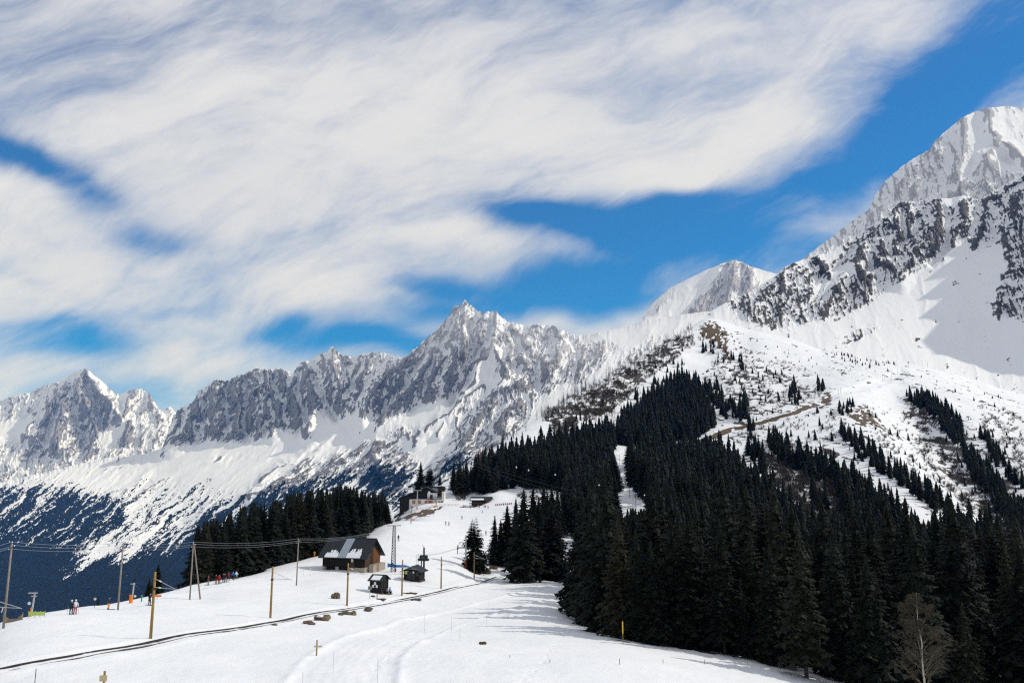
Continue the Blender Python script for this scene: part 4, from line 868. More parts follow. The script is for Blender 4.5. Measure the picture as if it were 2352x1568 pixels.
# keep the two snowy openings clear: the narrow run through the forest and the gap right of the track bend
def clear_(t):
    bx, by = to_px(t[0], t[1], t[2]); tx, ty = to_px(t[0], t[1], t[2] + t[3]); w = .2 * t[3] / t[1] * F
    if t[5] == G_MAIN and len(t) == 6 and t[4] == 'spruce' and 1410 < bx < 1496 and by > 1166 and ty < 1166:
        t[3] *= max(.0, (by - 1166) / (by - ty))
        return t[3] > 5
    if t[5] == G_UP and 1286 - w * .6 < bx < 1312 + w * .6 and by > 1215: return False
    return True
T_LIST = [t for t in T_LIST if clear_(t)]
# which of them show most: paint simple cones near to far on a small raster
order = sorted(range(len(T_LIST)), key=lambda i: T_LIST[i][1])
RS = 2.0; occ = np.zeros((790, 1180), bool); vis = {}
for i in order:
    x, y, z, h = T_LIST[i][:4]
    bx, by = to_px(x, y, z); tx, ty = to_px(x, y, z + h); w = .15 * h / y * F
    y0, y1 = max(0, int(ty / RS)), min(789, int(by / RS)); c = 0
    for r in range(y0, y1 + 1):
        f = (r * RS - ty) / max(1, by - ty); a = max(0, int((bx - w * f) / RS)); b = min(1179, int((bx + w * f) / RS))
        if b < a: continue
        s_ = occ[r, a:b + 1]; c += int((~s_).sum()); s_[:] = True
    vis[i] = c
for i, t in enumerate(T_LIST):
    if len(t) > 6 and t[6]: vis[i] += 10 ** 6
best = sorted((i for i in range(len(T_LIST)) if vis[i] > 3), key=lambda i: -vis[i])[:300]
bset = set(best)
LABELS = {G_MAIN: 'dark spruce in the dense forest that fills the lower right', G_GROVE: 'dark spruce in the grove on the crest behind the barn', G_UP: 'spruce in the forest on the slope above the two chalets',
          G_HILL: 'spruce in the dark stand below the brown hill top', G_SC: 'single small spruce on the open snowy hillside', G_STR: 'spruce in the strips running down the right hand slope', G_ONE: 'spruce in the clump beside the bend of the railway',
          'small spruces beyond the edge of the ski slope': 'small spruce just beyond the left edge of the ski slope'}
protos = {}
for i in best:
    t = T_LIST[i]; x, y, z, h = t[:4]; ci = t[4] if isinstance(t[4], int) else (i * 7) % 8
    lab = t[6] if len(t) > 6 and t[6] else LABELS[t[5]]
    wid = random.uniform(.88, 1.12) * (1.22 if t[5] == G_ONE and ci != 3 else 1.12 if ci == 3 else 1); big = h / y * F > 30
    if ci not in protos:
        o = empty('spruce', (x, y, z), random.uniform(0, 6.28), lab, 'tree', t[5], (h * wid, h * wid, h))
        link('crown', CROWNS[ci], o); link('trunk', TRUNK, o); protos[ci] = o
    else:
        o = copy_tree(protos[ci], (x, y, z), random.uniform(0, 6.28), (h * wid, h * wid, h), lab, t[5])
rest = [i for i in range(len(T_LIST)) if i not in bset and (vis[i] > 0 or T_LIST[i][1] < 420)]
VV = []; FF = []; nb_ = 0
for i in rest:
    x, y, z, h = T_LIST[i][:4]; v, f = LOD[i % 6]; a = random.uniform(0, 6.28); w = h * random.uniform(.85, 1.15); c, s_ = math.cos(a), math.sin(a)
    VV.append(np.stack([x + w * (v[:, 0] * c - v[:, 1] * s_), y + w * (v[:, 0] * s_ + v[:, 1] * c), z + h * v[:, 2]], -1)); FF.append(f + nb_); nb_ += len(v)
if VV:
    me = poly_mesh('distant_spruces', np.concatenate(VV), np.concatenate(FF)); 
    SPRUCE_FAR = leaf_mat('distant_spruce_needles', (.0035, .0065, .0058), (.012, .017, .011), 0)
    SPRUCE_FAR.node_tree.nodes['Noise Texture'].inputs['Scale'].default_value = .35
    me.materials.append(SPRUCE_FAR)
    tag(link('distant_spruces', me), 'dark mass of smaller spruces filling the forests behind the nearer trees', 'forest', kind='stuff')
print('trees', len(T_LIST), 'single', len(best), 'rest', len(rest))

# --- bare larches and bushes along the ridge
def bare_tree(seed, branches=26, w=.010, spread=.17, n=4, low=.22, droop=.0):
    """unit height: trunk, limbs and fine twigs as thin tapering tubes"""
    r_ = random.Random(seed); tr = MB(); tw = MB()
    tr.tube([(0, 0, -.05), (r_.uniform(-.01, .01), 0, .35), (r_.uniform(-.02, .02), r_.uniform(-.02, .02), .7), (0, 0, 1)], w * 1.3, w * .15, 6)
    for k in range(branches):
        h = low + (1 - low) * (k + r_.random()) / branches * .97; a = r_.uniform(0, 6.28); l = spread * (1.05 - h) ** .7 * r_.uniform(.6, 1.2) + .02
        d = Vector((math.cos(a), math.sin(a), r_.uniform(.15, .7) - droop)); p0 = Vector((0, 0, h)); p1 = p0 + d * l * .55 + Vector((0, 0, -.01)); p2 = p0 + d * l + Vector((0, 0, .02 - droop * l))
        tw.tube([p0, p1, p2], w * .38, w * .10, 3, False)
        for q in range(n):
            s = r_.uniform(.3, 1); b = p0.lerp(p2, s); e = b + Vector((r_.uniform(-1, 1), r_.uniform(-1, 1), r_.uniform(-.5, .9) - droop)) * l * .42
            tw.tube([b, e], w * .22, w * .07, 3, False)
    return tr, tw
lr = [bare_tree(500 + k, 26, .019, .17, 4) for k in range(4)]
LARCHM = []
for tr, tw in lr:
    m_ = MB(); m_.add(tr.v, tr.f); m_.add(tw.v, tw.f); LARCHM.append(m_.mesh('larch', LARCH))
larch_n = 0; rr_ = random.Random(12); G_L = 'bare larches along the ridge below the hill top'
lproto = None
for (poly, n_, h0, h1) in [([(1330, 900), (1590, 748), (1600, 770), (1500, 850), (1400, 915)], 50, 6, 12), ([(1225, 962), (1300, 912), (1330, 900), (1330, 925), (1260, 968)], 34, 7, 12), ([(1300, 915), (1400, 856), (1480, 815), (1500, 830), (1420, 880), (1330, 950)], 70, 7, 13), ([(1480, 812), (1590, 745), (1600, 770), (1540, 830), (1490, 850)], 50, 6, 11), ([(1270, 990), (1400, 930), (1440, 930), (1400, 975), (1300, 1015)], 45, 8, 13), ([(1050, 1085), (1200, 980), (1215, 985), (1080, 1085)], 14, 9, 14)]:
    for k in range(n_):
        for _ in range(30):
            px = rr_.uniform(min(p[0] for p in poly), max(p[0] for p in poly)); py = rr_.uniform(min(p[1] for p in poly), max(p[1] for p in poly))
            if in_poly(np.array([px]), np.array([py]), poly)[0]: break
        p = hit(px, py)
        if p is None or p.y < 300: continue
        h = rr_.uniform(h0, h1)
        if lproto is None:
            o = link('larch', LARCHM[0]); tag(o, 'thin bare larch on the snowy ridge left of the hill top', 'tree', G_L); lproto = o
        else:
            o = lproto.copy(); o.data = LARCHM[larch_n % 4]; COL.objects.link(o)
        o.location = p; o.rotation_euler = (0, 0, rr_.uniform(0, 6)); o.scale = (h * 1.1, h * 1.1, h); larch_n += 1
# bushes and saplings: too many to count
bv = []; bf = []; nb_ = 0
bt = MB(); bw = MB(); _r = random.Random(8)
for k in range(9):
    a = _r.uniform(0, 6.28); d = Vector((math.cos(a) * _r.uniform(.15, .6), math.sin(a) * _r.uniform(.15, .6), _r.uniform(.45, 1)))
    bt.tube([(d.x * .1, d.y * .1, -.05), d * .6 + Vector((0, 0, .04)), d], .022, .006, 3, False)
    for q in range(5):
        b = d * _r.uniform(.3, .9); e = b + Vector((_r.uniform(-1, 1), _r.uniform(-1, 1), _r.uniform(-.2, .9))) * .25; bw.tube([b, e], .012, .005, 3, False)
BV = []; BF = []
for (a, b) in ((bt, bw),):
    q = MB(); q.add(a.v, a.f); q.add(b.v, b.f); bme = q
tri = []
for f in bme.f:
    for k in range(1, len(f) - 1): tri.append((f[0], f[k], f[k + 1]))
BV = np.array(bme.v, np.float32); BF = np.array(tri, np.int32)
def bushes(poly, n_, h0, h1, seed):
    global nb_
    r_ = np.random.default_rng(seed); xs = [p[0] for p in poly]; ys = [p[1] for p in poly]
    X_ = r_.uniform(min(xs), max(xs), n_ * 4); Y_ = r_.uniform(min(ys), max(ys), n_ * 4); ok = in_poly(X_, Y_, poly) & (noise(X_ / 24, Y_ / 18, seed) > -.12); X_ = X_[ok][:n_]; Y_ = Y_[ok][:n_]
    for px, py in zip(X_, Y_):
        p = hit(px, py)
        if p is None or p.y < 330: continue
        h = r_.uniform(h0, h1); a = r_.uniform(0, 6.28); c, s_ = math.cos(a), math.sin(a); w = h * r_.uniform(.9, 1.5)
        bv.append(np.stack([p.x + w * (BV[:, 0] * c - BV[:, 1] * s_), p.y + w * (BV[:, 0] * s_ + BV[:, 1] * c), p.z + h * BV[:, 2]], -1)); bf.append(BF + nb_); nb_ += len(BV)
bushes([(1740, 1040), (1790, 1060), (1920, 1100), (1990, 1180), (1930, 1230), (1850, 1190), (1780, 1120)], 700, 3, 6, 1)
bushes([(2060, 920), (2110, 930), (2200, 1050), (2300, 1150), (2352, 1220), (2240, 1190), (2130, 1070)], 900, 2, 4.5, 2)
bushes([(1600, 870), (1720, 850), (1870, 890), (1890, 910), (1700, 965), (1640, 960)], 420, 1.5, 4, 3)
bushes([(1240, 950), (1400, 860), (1590, 750), (1600, 790), (1490, 870), (1400, 950), (1280, 1000)], 1100, 2.5, 6, 4)
bushes([(1980, 930), (2080, 960), (2250, 1180), (2150, 1190), (2040, 1080)], 260, 1.5, 4, 16)
bushes([(1620, 790), (1760, 810), (1880, 860), (1760, 880), (1640, 860)], 300, 1.2, 3, 17)
bushes([(2250, 930), (2352, 960), (2352, 1120), (2290, 1050), (2240, 990)], 260, 2, 4, 5)
bushes([(1650, 1000), (1900, 940), (1950, 960), (1900, 1060), (1760, 1050)], 160, 2, 4, 6)
bushes([(1960, 1180), (2140, 1200), (2200, 1270), (2050, 1290)], 180, 2, 5, 7)
bushes([(1185, 1122), (1300, 1125), (1310, 1150), (1190, 1152)], 160, 1, 2.5, 8)
bushes([(1040, 1128), (1080, 1124), (1085, 1150), (1050, 1152)], 50, 1.5, 3.5, 9); bushes([(862, 1204), (905, 1196), (905, 1210), (862, 1216)], 60, 1, 2.5, 10)
me = poly_mesh('hillside_bushes', np.concatenate(bv), np.concatenate(bf)); me.materials.append(TWIG)
tag(link('hillside_bushes', me), 'bare brown bushes and saplings spread over the snowy hillside', 'bushes', kind='stuff')

# --- birch in the lower right corner
b0 = P(2133, 1640, 62); bh = (1640 - 1384) / F * 62
birch = empty('birch', b0, 0, 'leafless birch with pale trunk in front of the dark spruces', 'tree')
r_ = random.Random(77); bt = MB(); bl = MB(); tw = MB()
def V3(a, b, c): return Vector((a, b, c)) * bh
SX_ = [-.25, .10, .28, .45, .58, .70, .82, .99]; SO = [.0, .0, -.012, -.022, -.012, -.030, -.022, -.02]
bt.tube([V3(np.interp(z, SX_, SO), .01 * math.sin(z * 9), z) for z in np.linspace(-.25, .99, 16)], .115, .012, 8)
def wob(a, b, n, amp):
    o = [a]; d = b - a
    for k in range(1, n): o.append(a + d * (k / n) + Vector((r_.uniform(-1, 1), r_.uniform(-1, 1), r_.uniform(-.5, .9))) * amp * d.length)
    return o + [b]
def spray(b, d, L_, n):
    for k in range(n):
        e = (d * .55 + Vector((r_.uniform(-1, 1), r_.uniform(-1, 1), r_.uniform(-.35, .75)))).normalized() * L_ * r_.uniform(.5, 1.1)
        m = b + e * .55 + Vector((0, 0, .05 * L_)); t = b + e + Vector((0, 0, -.35 * L_ * r_.random())); tw.tube([b, m, t], .013, .006, 3, False)
        for q in range(3):
            b2 = m.lerp(t, r_.random()); tw.tube([b2, b2 + Vector((r_.uniform(-1, 1), r_.uniform(-1, 1), r_.uniform(-.9, .4))) * L_ * .38], .010, .005, 3, False)
for k in range(34):
    h = .16 + .78 * (k + r_.random()) / 34; a = r_.uniform(0, 6.28)
    R0 = (.235 - .05 * abs(h - .40)) * max(.16, 1 - max(0, h - .42) / .62) * r_.uniform(.65, 1.1)
    p0 = V3(np.interp(h, SX_, SO), 0, h); d = Vector((math.cos(a), math.sin(a) * .8, r_.uniform(.5, 1.15))).normalized(); p1 = p0 + d * R0 * bh * 1.25
    pl = wob(p0, p1, 4, .06); bl.tube(pl, .030 * (1.15 - h), .008, 5, False)
    for q in range(11):
        s = r_.uniform(.22, 1); i = min(3, int(s * 4)); b = pl[i].lerp(pl[i + 1], s * 4 - i); d2 = (d + Vector((r_.uniform(-1, 1), r_.uniform(-1, 1), r_.uniform(-.4, .6)))).normalized(); e = b + d2 * R0 * bh * r_.uniform(.22, .45)
        tw.tube(wob(b, e, 2, .08), .014, .008, 3, False); spray(e, d2, .055 * bh, 4); spray(b.lerp(e, .5), d2, .05 * bh, 2)
for dx, h0, h1 in ((-.055, .48, .80), (.05, .60, .84)):
    bl.tube(wob(V3(np.interp(h0, SX_, SO), 0, h0), V3(dx, .01, h1), 4, .03), .045, .012, 6, False)
bt.build('trunk', PALEBARK, birch, True); bl.build('limbs', mat('pale_limbs', (.17, .145, .11), .85, .3, 4), birch); tw.build('twigs', TWIGB, birch)
# ------------------------------------------------------------------ paints
M_RAIL = mat('rail_steel', (.05, .042, .038), .5, .3, 3, metal=.3); M_SLEEP = mat('sleeper_wood', (.045, .034, .026), .9, .3, 3)
M_OCHRE = mat('ochre_pole', (.30, .19, .055), .8, .35, 3, (6, 6, .4)); M_GREYWOOD = mat('grey_pole', (.26, .22, .18), .85, .3, 3, (6, 6, .4))
M_GALV = mat('galvanised', (.45, .45, .45), .5, .15, 4, metal=.4); M_PORC = mat('porcelain', (.75, .75, .74), .35, .05)
M_WIRE = mat('wire', (.30, .32, .34), .5, .1); M_DARKSTEEL = mat('dark_steel', (.035, .04, .045), .5, .3, 3, metal=.4); M_GREEN_ST = mat('green_lattice', (.016, .024, .019), .6, .3, 3)
M_WOOD = mat('dark_boards', (.012, .008, .0062), .85, .45, 2.2, (9, 9, .35), .3); M_SUNBOARD = mat('painted_sun_boards', (.15, .062, .022), .8, .45, 2.2, (9, 9, .35), .3)
M_MIDW = mat('weathered_boards', (.060, .038, .026), .85, .45, 2.2, (9, 9, .35), .3); M_BLACKW = mat('black_boards', (.013, .012, .011), .8, .35, 2.2, (8, 8, .4), .2)
M_ROOF = mat('slate_sheet', (.019, .023, .029), .55, .3, 1.2, (6, .5, .5), .2); M_TIN = mat('bare_tin', (.33, .38, .43), .4, .12, 2, (5, .6, .6), metal=.35)
M_CONC = mat('concrete', (.36, .31, .25), .9, .2, 2); M_WHITE = mat('white_paint', (.80, .79, .77), .6, .06); M_RENDER = mat('white_render', (.72, .70, .67), .9, .08, 1.5)
M_GLASS = mat('dark_glass', (.02, .025, .03), .12, .1); M_SHUT = mat('orange_shutter', (.42, .17, .04), .7, .2, 3); M_ORANGE = mat('orange_pad', (.85, .22, .02), .6, .1, 3)
M_SNOWP = mat('roof_snow', (.84, .86, .88), .6, .03); M_ROCKB = mat('boulder', (.17, .125, .085), .95, .5, 1.6, bump=.6); M_ROCKG = mat('grey_boulder', (.10, .085, .07), .95, .5, 1.6, bump=.6)
M_LIME = mat('lime_banner', (.50, .66, .14), .7, .1); M_BLUE = mat('blue_net', (.05, .22, .58), .7, .2); M_RED = mat('red_paint', (.55, .04, .03), .6, .1); M_YEL = mat('yellow_paint', (.72, .48, .03), .6, .15)
M_NET = mat('tan_net', (.28, .20, .13), .9, .3); M_REDST = mat('red_lattice', (.38, .055, .02), .6, .2); M_SKIN = mat('skin', (.50, .30, .22), .6, .05); M_GREENP = mat('green_paint', (.02, .30, .16), .6, .1)
M_EARTH = mat('earth', (.10, .065, .035), .95, .5, 1.5, bump=.5); M_DRY = mat('dry_twig', (.11, .075, .045), .9, .3)

# ------------------------------------------------------------------ railway
def track_frame(n=420):
    a = np.array(TRK); seg = np.hypot(*np.diff(a, axis=0).T); s = np.concatenate([[0], np.cumsum(seg)]); q = np.linspace(0, s[-1], n)
    x = np.interp(q, s, a[:, 0]); y = np.interp(q, s, a[:, 1])
    for _ in range(12): x[1:-1] = (x[:-2] + x[1:-1] * 2 + x[2:]) / 4; y[1:-1] = (y[:-2] + y[1:-1] * 2 + y[2:]) / 4
    tx = np.gradient(x); ty = np.gradient(y); l = np.hypot(tx, ty); z = np.array([float(gz(a_, b_)) for a_, b_ in zip(x, y)])
    k = np.ones(15) / 15; z = np.convolve(np.pad(z, 7, 'edge'), k, 'valid')
    return x, y, z, -ty / l, tx / l
tx_, ty_, tz_, nx_, ny_ = track_frame()
track = empty('railway_track', (0, 0, 0), 0, 'single rack railway line crossing the snow from the lower left corner to the trees', 'railway')
def ribbon(off, w, z0, z1):
    """a bar of width w along the track, `off` metres to its uphill side"""
    m = MB(); n = len(tx_); vs = []
    for i in range(n):
        for (o, z) in ((off - w / 2, z0), (off + w / 2, z0), (off + w / 2, z1), (off - w / 2, z1)):
            vs.append((tx_[i] + nx_[i] * o, ty_[i] + ny_[i] * o, tz_[i] + z))
    fs = []
    for i in range(n - 1):
        for k in range(4): fs.append((i * 4 + k, i * 4 + (k + 1) % 4, i * 4 + 4 + (k + 1) % 4, i * 4 + 4 + k))
    m.add(vs, fs); return m
ribbon(.5, .09, -.05, .07).build('rail', M_RAIL, track); ribbon(-.55, .09, -.05, .055).build('rail', M_RAIL, track)
ribbon(0, .05, -.10, .0).build('rack_rail', M_RAIL, track)
ribbon(.85, .5, -.06, .10).build('ballast_shoulder', mat('dark_ballast', (.035, .030, .027), .95, .5, 2, bump=.5), track)  # plain dark strip on the uphill side of the far rail

# ------------------------------------------------------------------ overhead line poles
def catenary(px, pf, pt_, lab, lean=0.0, arm=1, L_=3.0, back=False):
    p = hit(px, pf); h = (pf - pt_) / F * p.y * 1.02
    o = empty('catenary_pole', p, 0, lab, 'pole', 'overhead line poles along the railway')
    MB().tube([(0, 0, -.4), (0, 0, h * .5), (0, 0, h)], .17, .125, 10).build('post', M_OCHRE, o, True)
    i = int(np.argmin(np.hypot(tx_ - p.x, ty_ - p.y))); d = Vector((-nx_[i], -ny_[i], 0)) if not back else Vector((nx_[i], ny_[i], 0))
    b = MB(); z1 = h * .89; z2 = h * .765
    e = d * L_ + Vector((0, 0, z2 - .10)); b.tube([d * .12 + Vector((0, 0, z2)), e], .035, .03, 6); b.tube([d * .12 + Vector((0, 0, z1)), e * .98 + Vector((0, 0, .03))], .035, .03, 6)
    b.tube([e, e + d * .25 + Vector((0, 0, -.05))], .03, .02, 6)
    b.build('bracket', M_GALV, o)
    for z, f in ((z1, .16), (z2, .16)):
        q = (d * .12 + Vector((0, 0, z))).lerp(e, f); MB().tube([q, q + (e - q) * .12], .07, .07, 8).build('insulator', M_PORC, o)
    MB().box(-.17, .17, -.17, .17, h * .73, h * .76).build('band', M_DARKSTEEL, o)
    return o
catenary(346, 1465, 1327, 'ochre overhead line pole beside the track, largest and nearest of its row')
catenary(621, 1418, 1311, 'ochre overhead line pole before the bare ski slope, second from the left')
catenary(797, 1390, 1301, 'ochre overhead line pole standing in front of the wooden barn')
catenary(923, 1367, 1292, 'ochre overhead line pole between the two small dark huts')
catenary(1013, 1351, 1284, 'ochre overhead line pole on open snow right of the lift hut')
catenary(1089, 1329, 1272, 'ochre overhead line pole in front of the twin topped spruce')
catenary(1293, 1300, 1238, 'overhead line pole half hidden in the gap between the dark spruces', L_=2.6)
# the arm of a pole just outside the left edge
p = at(-62, 70); o = empty('catenary_pole', p, 0, 'overhead line bracket reaching in from the left edge of the picture', 'pole', 'overhead line poles along the railway')
zt = P(0, 1395, 68).z - p.z
MB().tube([(0, 0, -.4), (0, 0, zt + 1.6)], .17, .125, 10).build('post', M_OCHRE, o, True)
b = MB(); e = Vector((P(41, 1398, 68).x - p.x, -1.5, zt - .12)); b.tube([(0, 0, zt + 1.1), e], .04, .035, 6); b.tube([(0, 0, zt - .05), e], .04, .035, 6); b.build('bracket', M_GALV, o)
b = MB().tube([e.lerp(Vector((0, 0, zt)), .3), e.lerp(Vector((0, 0, zt)), .32) + Vector((0, 0, -.45))], .035, .03, 6); b.build('insulator', M_PORC, o)

# ------------------------------------------------------------------ power line on plain wooden poles
PWR = []
def power(px, pf, pt_, lab, frame=False, px2=None, pf2=None):
    p = hit(px, pf); h = (pf - pt_) / F * p.y * 1.01
    o = empty('power_pole', p, 0, lab, 'pole', 'grey wooden power line poles')
    lean = Vector((P(px + 4, pt_, p.y).x - p.x, 0, 0)) * .5
    MB().tube([(0, 0, -.4), (0, 0, h)], .14, .10, 9).build('post', M_GREYWOOD, o, True)
    if frame:
        q = hit(px2, pf2) - p; MB().tube([q + Vector((0, 0, -.4)), Vector((.12, .0, h - .1))], .14, .10, 9).build('strut', M_GREYWOOD, o, True)
        mid = q.lerp(Vector((0, 0, h)), .42); MB().tube([(0, 0, h * .40), mid + Vector((0, 0, .4))], .03, .03, 5).tube([(0, 0, h * .52), mid + Vector((0, 0, -.6))], .03, .03, 5).build('cross_brace', M_DARKSTEEL, o)
    tops = []
    for dx, z in ((0, h + .18), (.32, h - .22), (-.30, h - .62)):
        if dx: MB().tube([(0, 0, z - .18), (dx, 0, z - .16), (dx, 0, z - .06)], .02, .02, 5).build('hook', M_DARKSTEEL, o)
        MB().tube([(dx, 0, z - .10), (dx, 0, z + .06)], .06, .045, 8).build('insulator', M_PORC, o); tops.append(p + Vector((dx, 0, z + .03)))
    PWR.append(tops)
q = at(-330, 80); PWR.append([q + Vector((dx, 0, z)) for dx, z in ((0, 11), (.32, 10.6), (-.3, 10.2))])
power(8, 1442, 1263, 'tall thin grey power pole at the left edge of the picture')
power(271, 1400, 1259, 'tall thin grey power pole near the crest, with a ski run marker to its left')
power(436, 1376, 1256, 'grey wooden power pole braced by a slanting strut, shaped like the letter A', True, 461, 1375)
power(681, 1344, 1246, 'thin grey power pole in front of the grove, left of the barn')
p9 = P(905, 1212, 222); PWR.append([p9 + Vector((dx, 0, dz)) for dx, dz in ((-.9, .1), (0, .3), (.9, .1))])
names = ['upper', 'middle', 'lower']
spans = ['running off the left edge', 'between the left edge pole and the next pole', 'over the dark valley to the braced pole', 'between the braced pole and the pole by the grove', 'rising past the barn roof to the lattice mast']
for k in range(len(PWR) - 1):
    for j in range(3):
        a, b_ = PWR[k][j], PWR[k + 1][j]; sag = .018 * (b_ - a).length
        pts_ = [a.lerp(b_, t) + Vector((0, 0, -4 * sag * t * (1 - t))) for t in [i / 14 for i in range(15)]]
        tag(MB().tube(pts_, .019, .019, 4, False).build('power_cable', M_WIRE), f'{names[j]} cable of the power line {spans[k]}', 'cable', 'cables of the power line')

# ------------------------------------------------------------------ lattice mast, lift machinery
def lattice(name, p, h, w0, w1, m, lab, cat, bays=16, parent=None):
    o = empty(name, p, R(12), lab, cat)
    legs = MB(); br = MB()
    def c(k, z): w = (w0 + (w1 - w0) * z / h) / 2; return Vector((w * (1, -1, -1, 1)[k], w * (1, 1, -1, -1)[k], z))
    for k in range(4): legs.tube([c(k, -.3), c(k, h)], .11, .08, 4)
    for i in range(bays):
        z0, z1 = h * i / bays, h * (i + 1) / bays
        for k in range(4): br.tube([c(k, z0), c((k + 1) % 4, z1)], .06, .06, 4, False); br.tube([c(k, z1), c((k + 1) % 4, z1)], .03, .03, 4, False)
    legs.build('legs', m, o); br.build('lacing', m, o); return o
p = hit(903, 1312); h = (1312 - 1212) / F * p.y
o = lattice('lattice_mast', p, h, 1.05, .55, M_GREEN_ST, 'tall slender dark lattice mast right of the barn', 'mast')
MB().box(-1.7, 1.7, -.06, .06, h - .12, h + .04).build('crossarm', M_DARKSTEEL, o)
for x in (-1.5, 0, 1.5): MB().tube([(x, 0, h + .05), (x, 0, h + .45)], .08, .06, 8).build('insulator', M_PORC, o)
MB().box(.35, .75, -.3, .1, 0, .7).build('base_marker', M_RED, o)

lt = hit(975, 1325); lt = at(975, lt.y + 2.5)
o = empty('ski_lift_tower', lt, R(-10), 'dark steel drive tower of the drag lift rising behind the lift hut', 'ski lift')
hh = (1322 - 1262) / F * lt.y
MB().tube([(.15, 0, -.3), (.15, 0, hh * .55), (.10, 0, hh)], .26, .2, 10).build('mast', M_DARKSTEEL, o); MB().tube([(-.55, 0, -.3), (-.5, 0, hh * .62)], .18, .16, 8).build('rear_post', M_DARKSTEEL, o)
b = MB().box(-1.3, 1.3, -.6, .6, hh * .52, hh * .60).box(-.9, -.3, -.5, .5, hh * .60, hh * .70).box(.35, 1.0, -.4, .4, hh * .60, hh * .68); b.build('machine_platform', M_DARKSTEEL, o)
MB().tube([(.05, 0, hh * .66), (.05, 0, hh * .72)], .95, .95, 20).build('bull_wheel', M_DARKSTEEL, o)
b = MB()
for x in (-1.75, -1.15):
    b.tube([(x, -.4, .2), (x, -.4, hh * .75)], .03, .03, 5)
for i in range(10): b.tube([(-1.75, -.4, .4 + i * .38), (-1.15, -.4, .4 + i * .38)], .025, .025, 4, False)
b.build('ladder', M_DARKSTEEL, o)
b = MB()
for x in (-1.3, -.4, .5, 1.3): b.tube([(x, -.6, hh * .6), (x, -.6, hh * .76)], .025, .025, 4)
b.tube([(-1.3, -.6, hh * .76), (1.3, -.6, hh * .76)], .025, .025, 4).build('handrail', M_GALV, o)
MB().tube([(.10, 0, hh), (-.25, 0, hh + .5), (-.3, -.2, hh + .75)], .08, .05, 6).build('lamp_arm', M_GALV, o)
# second tower by the spruce
tw = hit(1073, 1308); tw = at(1071, tw.y + 2); hh2 = (1304 - 1232) / F * tw.y
o = empty('ski_lift_pylon', tw, 0, 'grey drag lift pylon with a side frame of wheels left of the twin topped spruce', 'ski lift')
MB().tube([(0, 0, -.3), (0, 0, hh2)], .24, .2, 10).build('mast', M_GALV, o)
b = MB().box(-2.3, 1.4, -.08, .08, hh2 * .60, hh2 * .63).tube([(-2.2, 0, hh2 * .61), (-1.8, 0, hh2 * .78), (0, 0, hh2 * .78)], .06, .06, 5).tube([(-1.8, 0, hh2 * .78), (-1.1, 0, hh2 * .62), (-.5, 0, hh2 * .78)], .05, .05, 5).box(-.1, 1.5, -.06, .06, hh2 * .96, hh2 * .985)
b.build('crossarm', M_DARKSTEEL, o)
b = MB().tube([(-2.4, -.1, hh2 * .42), (-2.4, .1, hh2 * .70)], .10, .10, 6).tube([(-2.55, 0, hh2 * .58), (-2.1, 0, hh2 * .58)], .16, .16, 8); b.build('sheave_train', M_DARKSTEEL, o)
MB().tube([(0, 0, -.2), (0, 0, 1.9)], .45, .45, 12).build('impact_pad', M_REDST, o)
a = lt + Vector((.1, 0, hh * .69)); e = tw + Vector((-2.4, 0, hh2 * .6))
for k, dx in enumerate((-.5, .5)):
    tag(MB().tube([a + Vector((dx, 0, 0)), (a + e) / 2 + Vector((dx, 0, -.3)), e + Vector((dx * .4, 0, 0))], .025, .025, 4, False).build('lift_cable', M_DARKSTEEL), ('near' if dx > 0 else 'far') + ' side rope of the drag lift between its tower and the pylon', 'cable', 'ropes of the drag lift')

# ------------------------------------------------------------------ barn and huts
bp_ = hit(812, 1311); bp_ = at(812, bp_.y + 4.5)
BL, BW, EH, RH_ = 11.6, 8.2, 3.7, 7.3
barn = empty('barn', bp_, R(-17), 'old dark timber barn with a patched sheet roof and snow remnants, on pale footings', 'barn')
fl = .75
w = MB().box(-BL / 2, BL / 2, -BW / 2, BW / 2, fl, EH); w.build('wall', M_WOOD, barn)
g = MB().prism([(-BW / 2, fl), (BW / 2, fl), (BW / 2, EH), (0, RH_ - .25), (-BW / 2, EH)], 'x', BL / 2 + .003, BL / 2 + .07); g.build('gable_wall', M_MIDW, barn)
MB().prism([(.3, fl + .05), (BW / 2 - .02, fl + .05), (BW / 2 - .02, EH - .1), (.3, EH + 1.7)], 'x', BL / 2 + .075, BL / 2 + .13).build('painted_sun_panel', M_SUNBOARD, barn)  # sunlit part of the gable beyond the eaves' shade, painted in as warmer boards
MB().prism([(-BW / 2, fl), (BW / 2, fl), (BW / 2, EH), (0, RH_ - .25), (-BW / 2, EH)], 'x', -BL / 2 - .07, -BL / 2 - .003).build('gable_wall', M_WOOD, barn)
ov = 1.0; ey = BW / 2 + ov; ez = EH - ov * (RH_ - EH) / (BW / 2)
for s in (-1, 1):
    MB().prism([(s * ey, ez), (s * ey, ez + .16), (0, RH_ + .16), (0, RH_)], 'x', -BL / 2 - .9, BL / 2 + 1.1).build('roof', M_ROOF, barn)
def on_roof(y, lift=.17): return RH_ - (abs(y)) * (RH_ - ez) / ey + lift
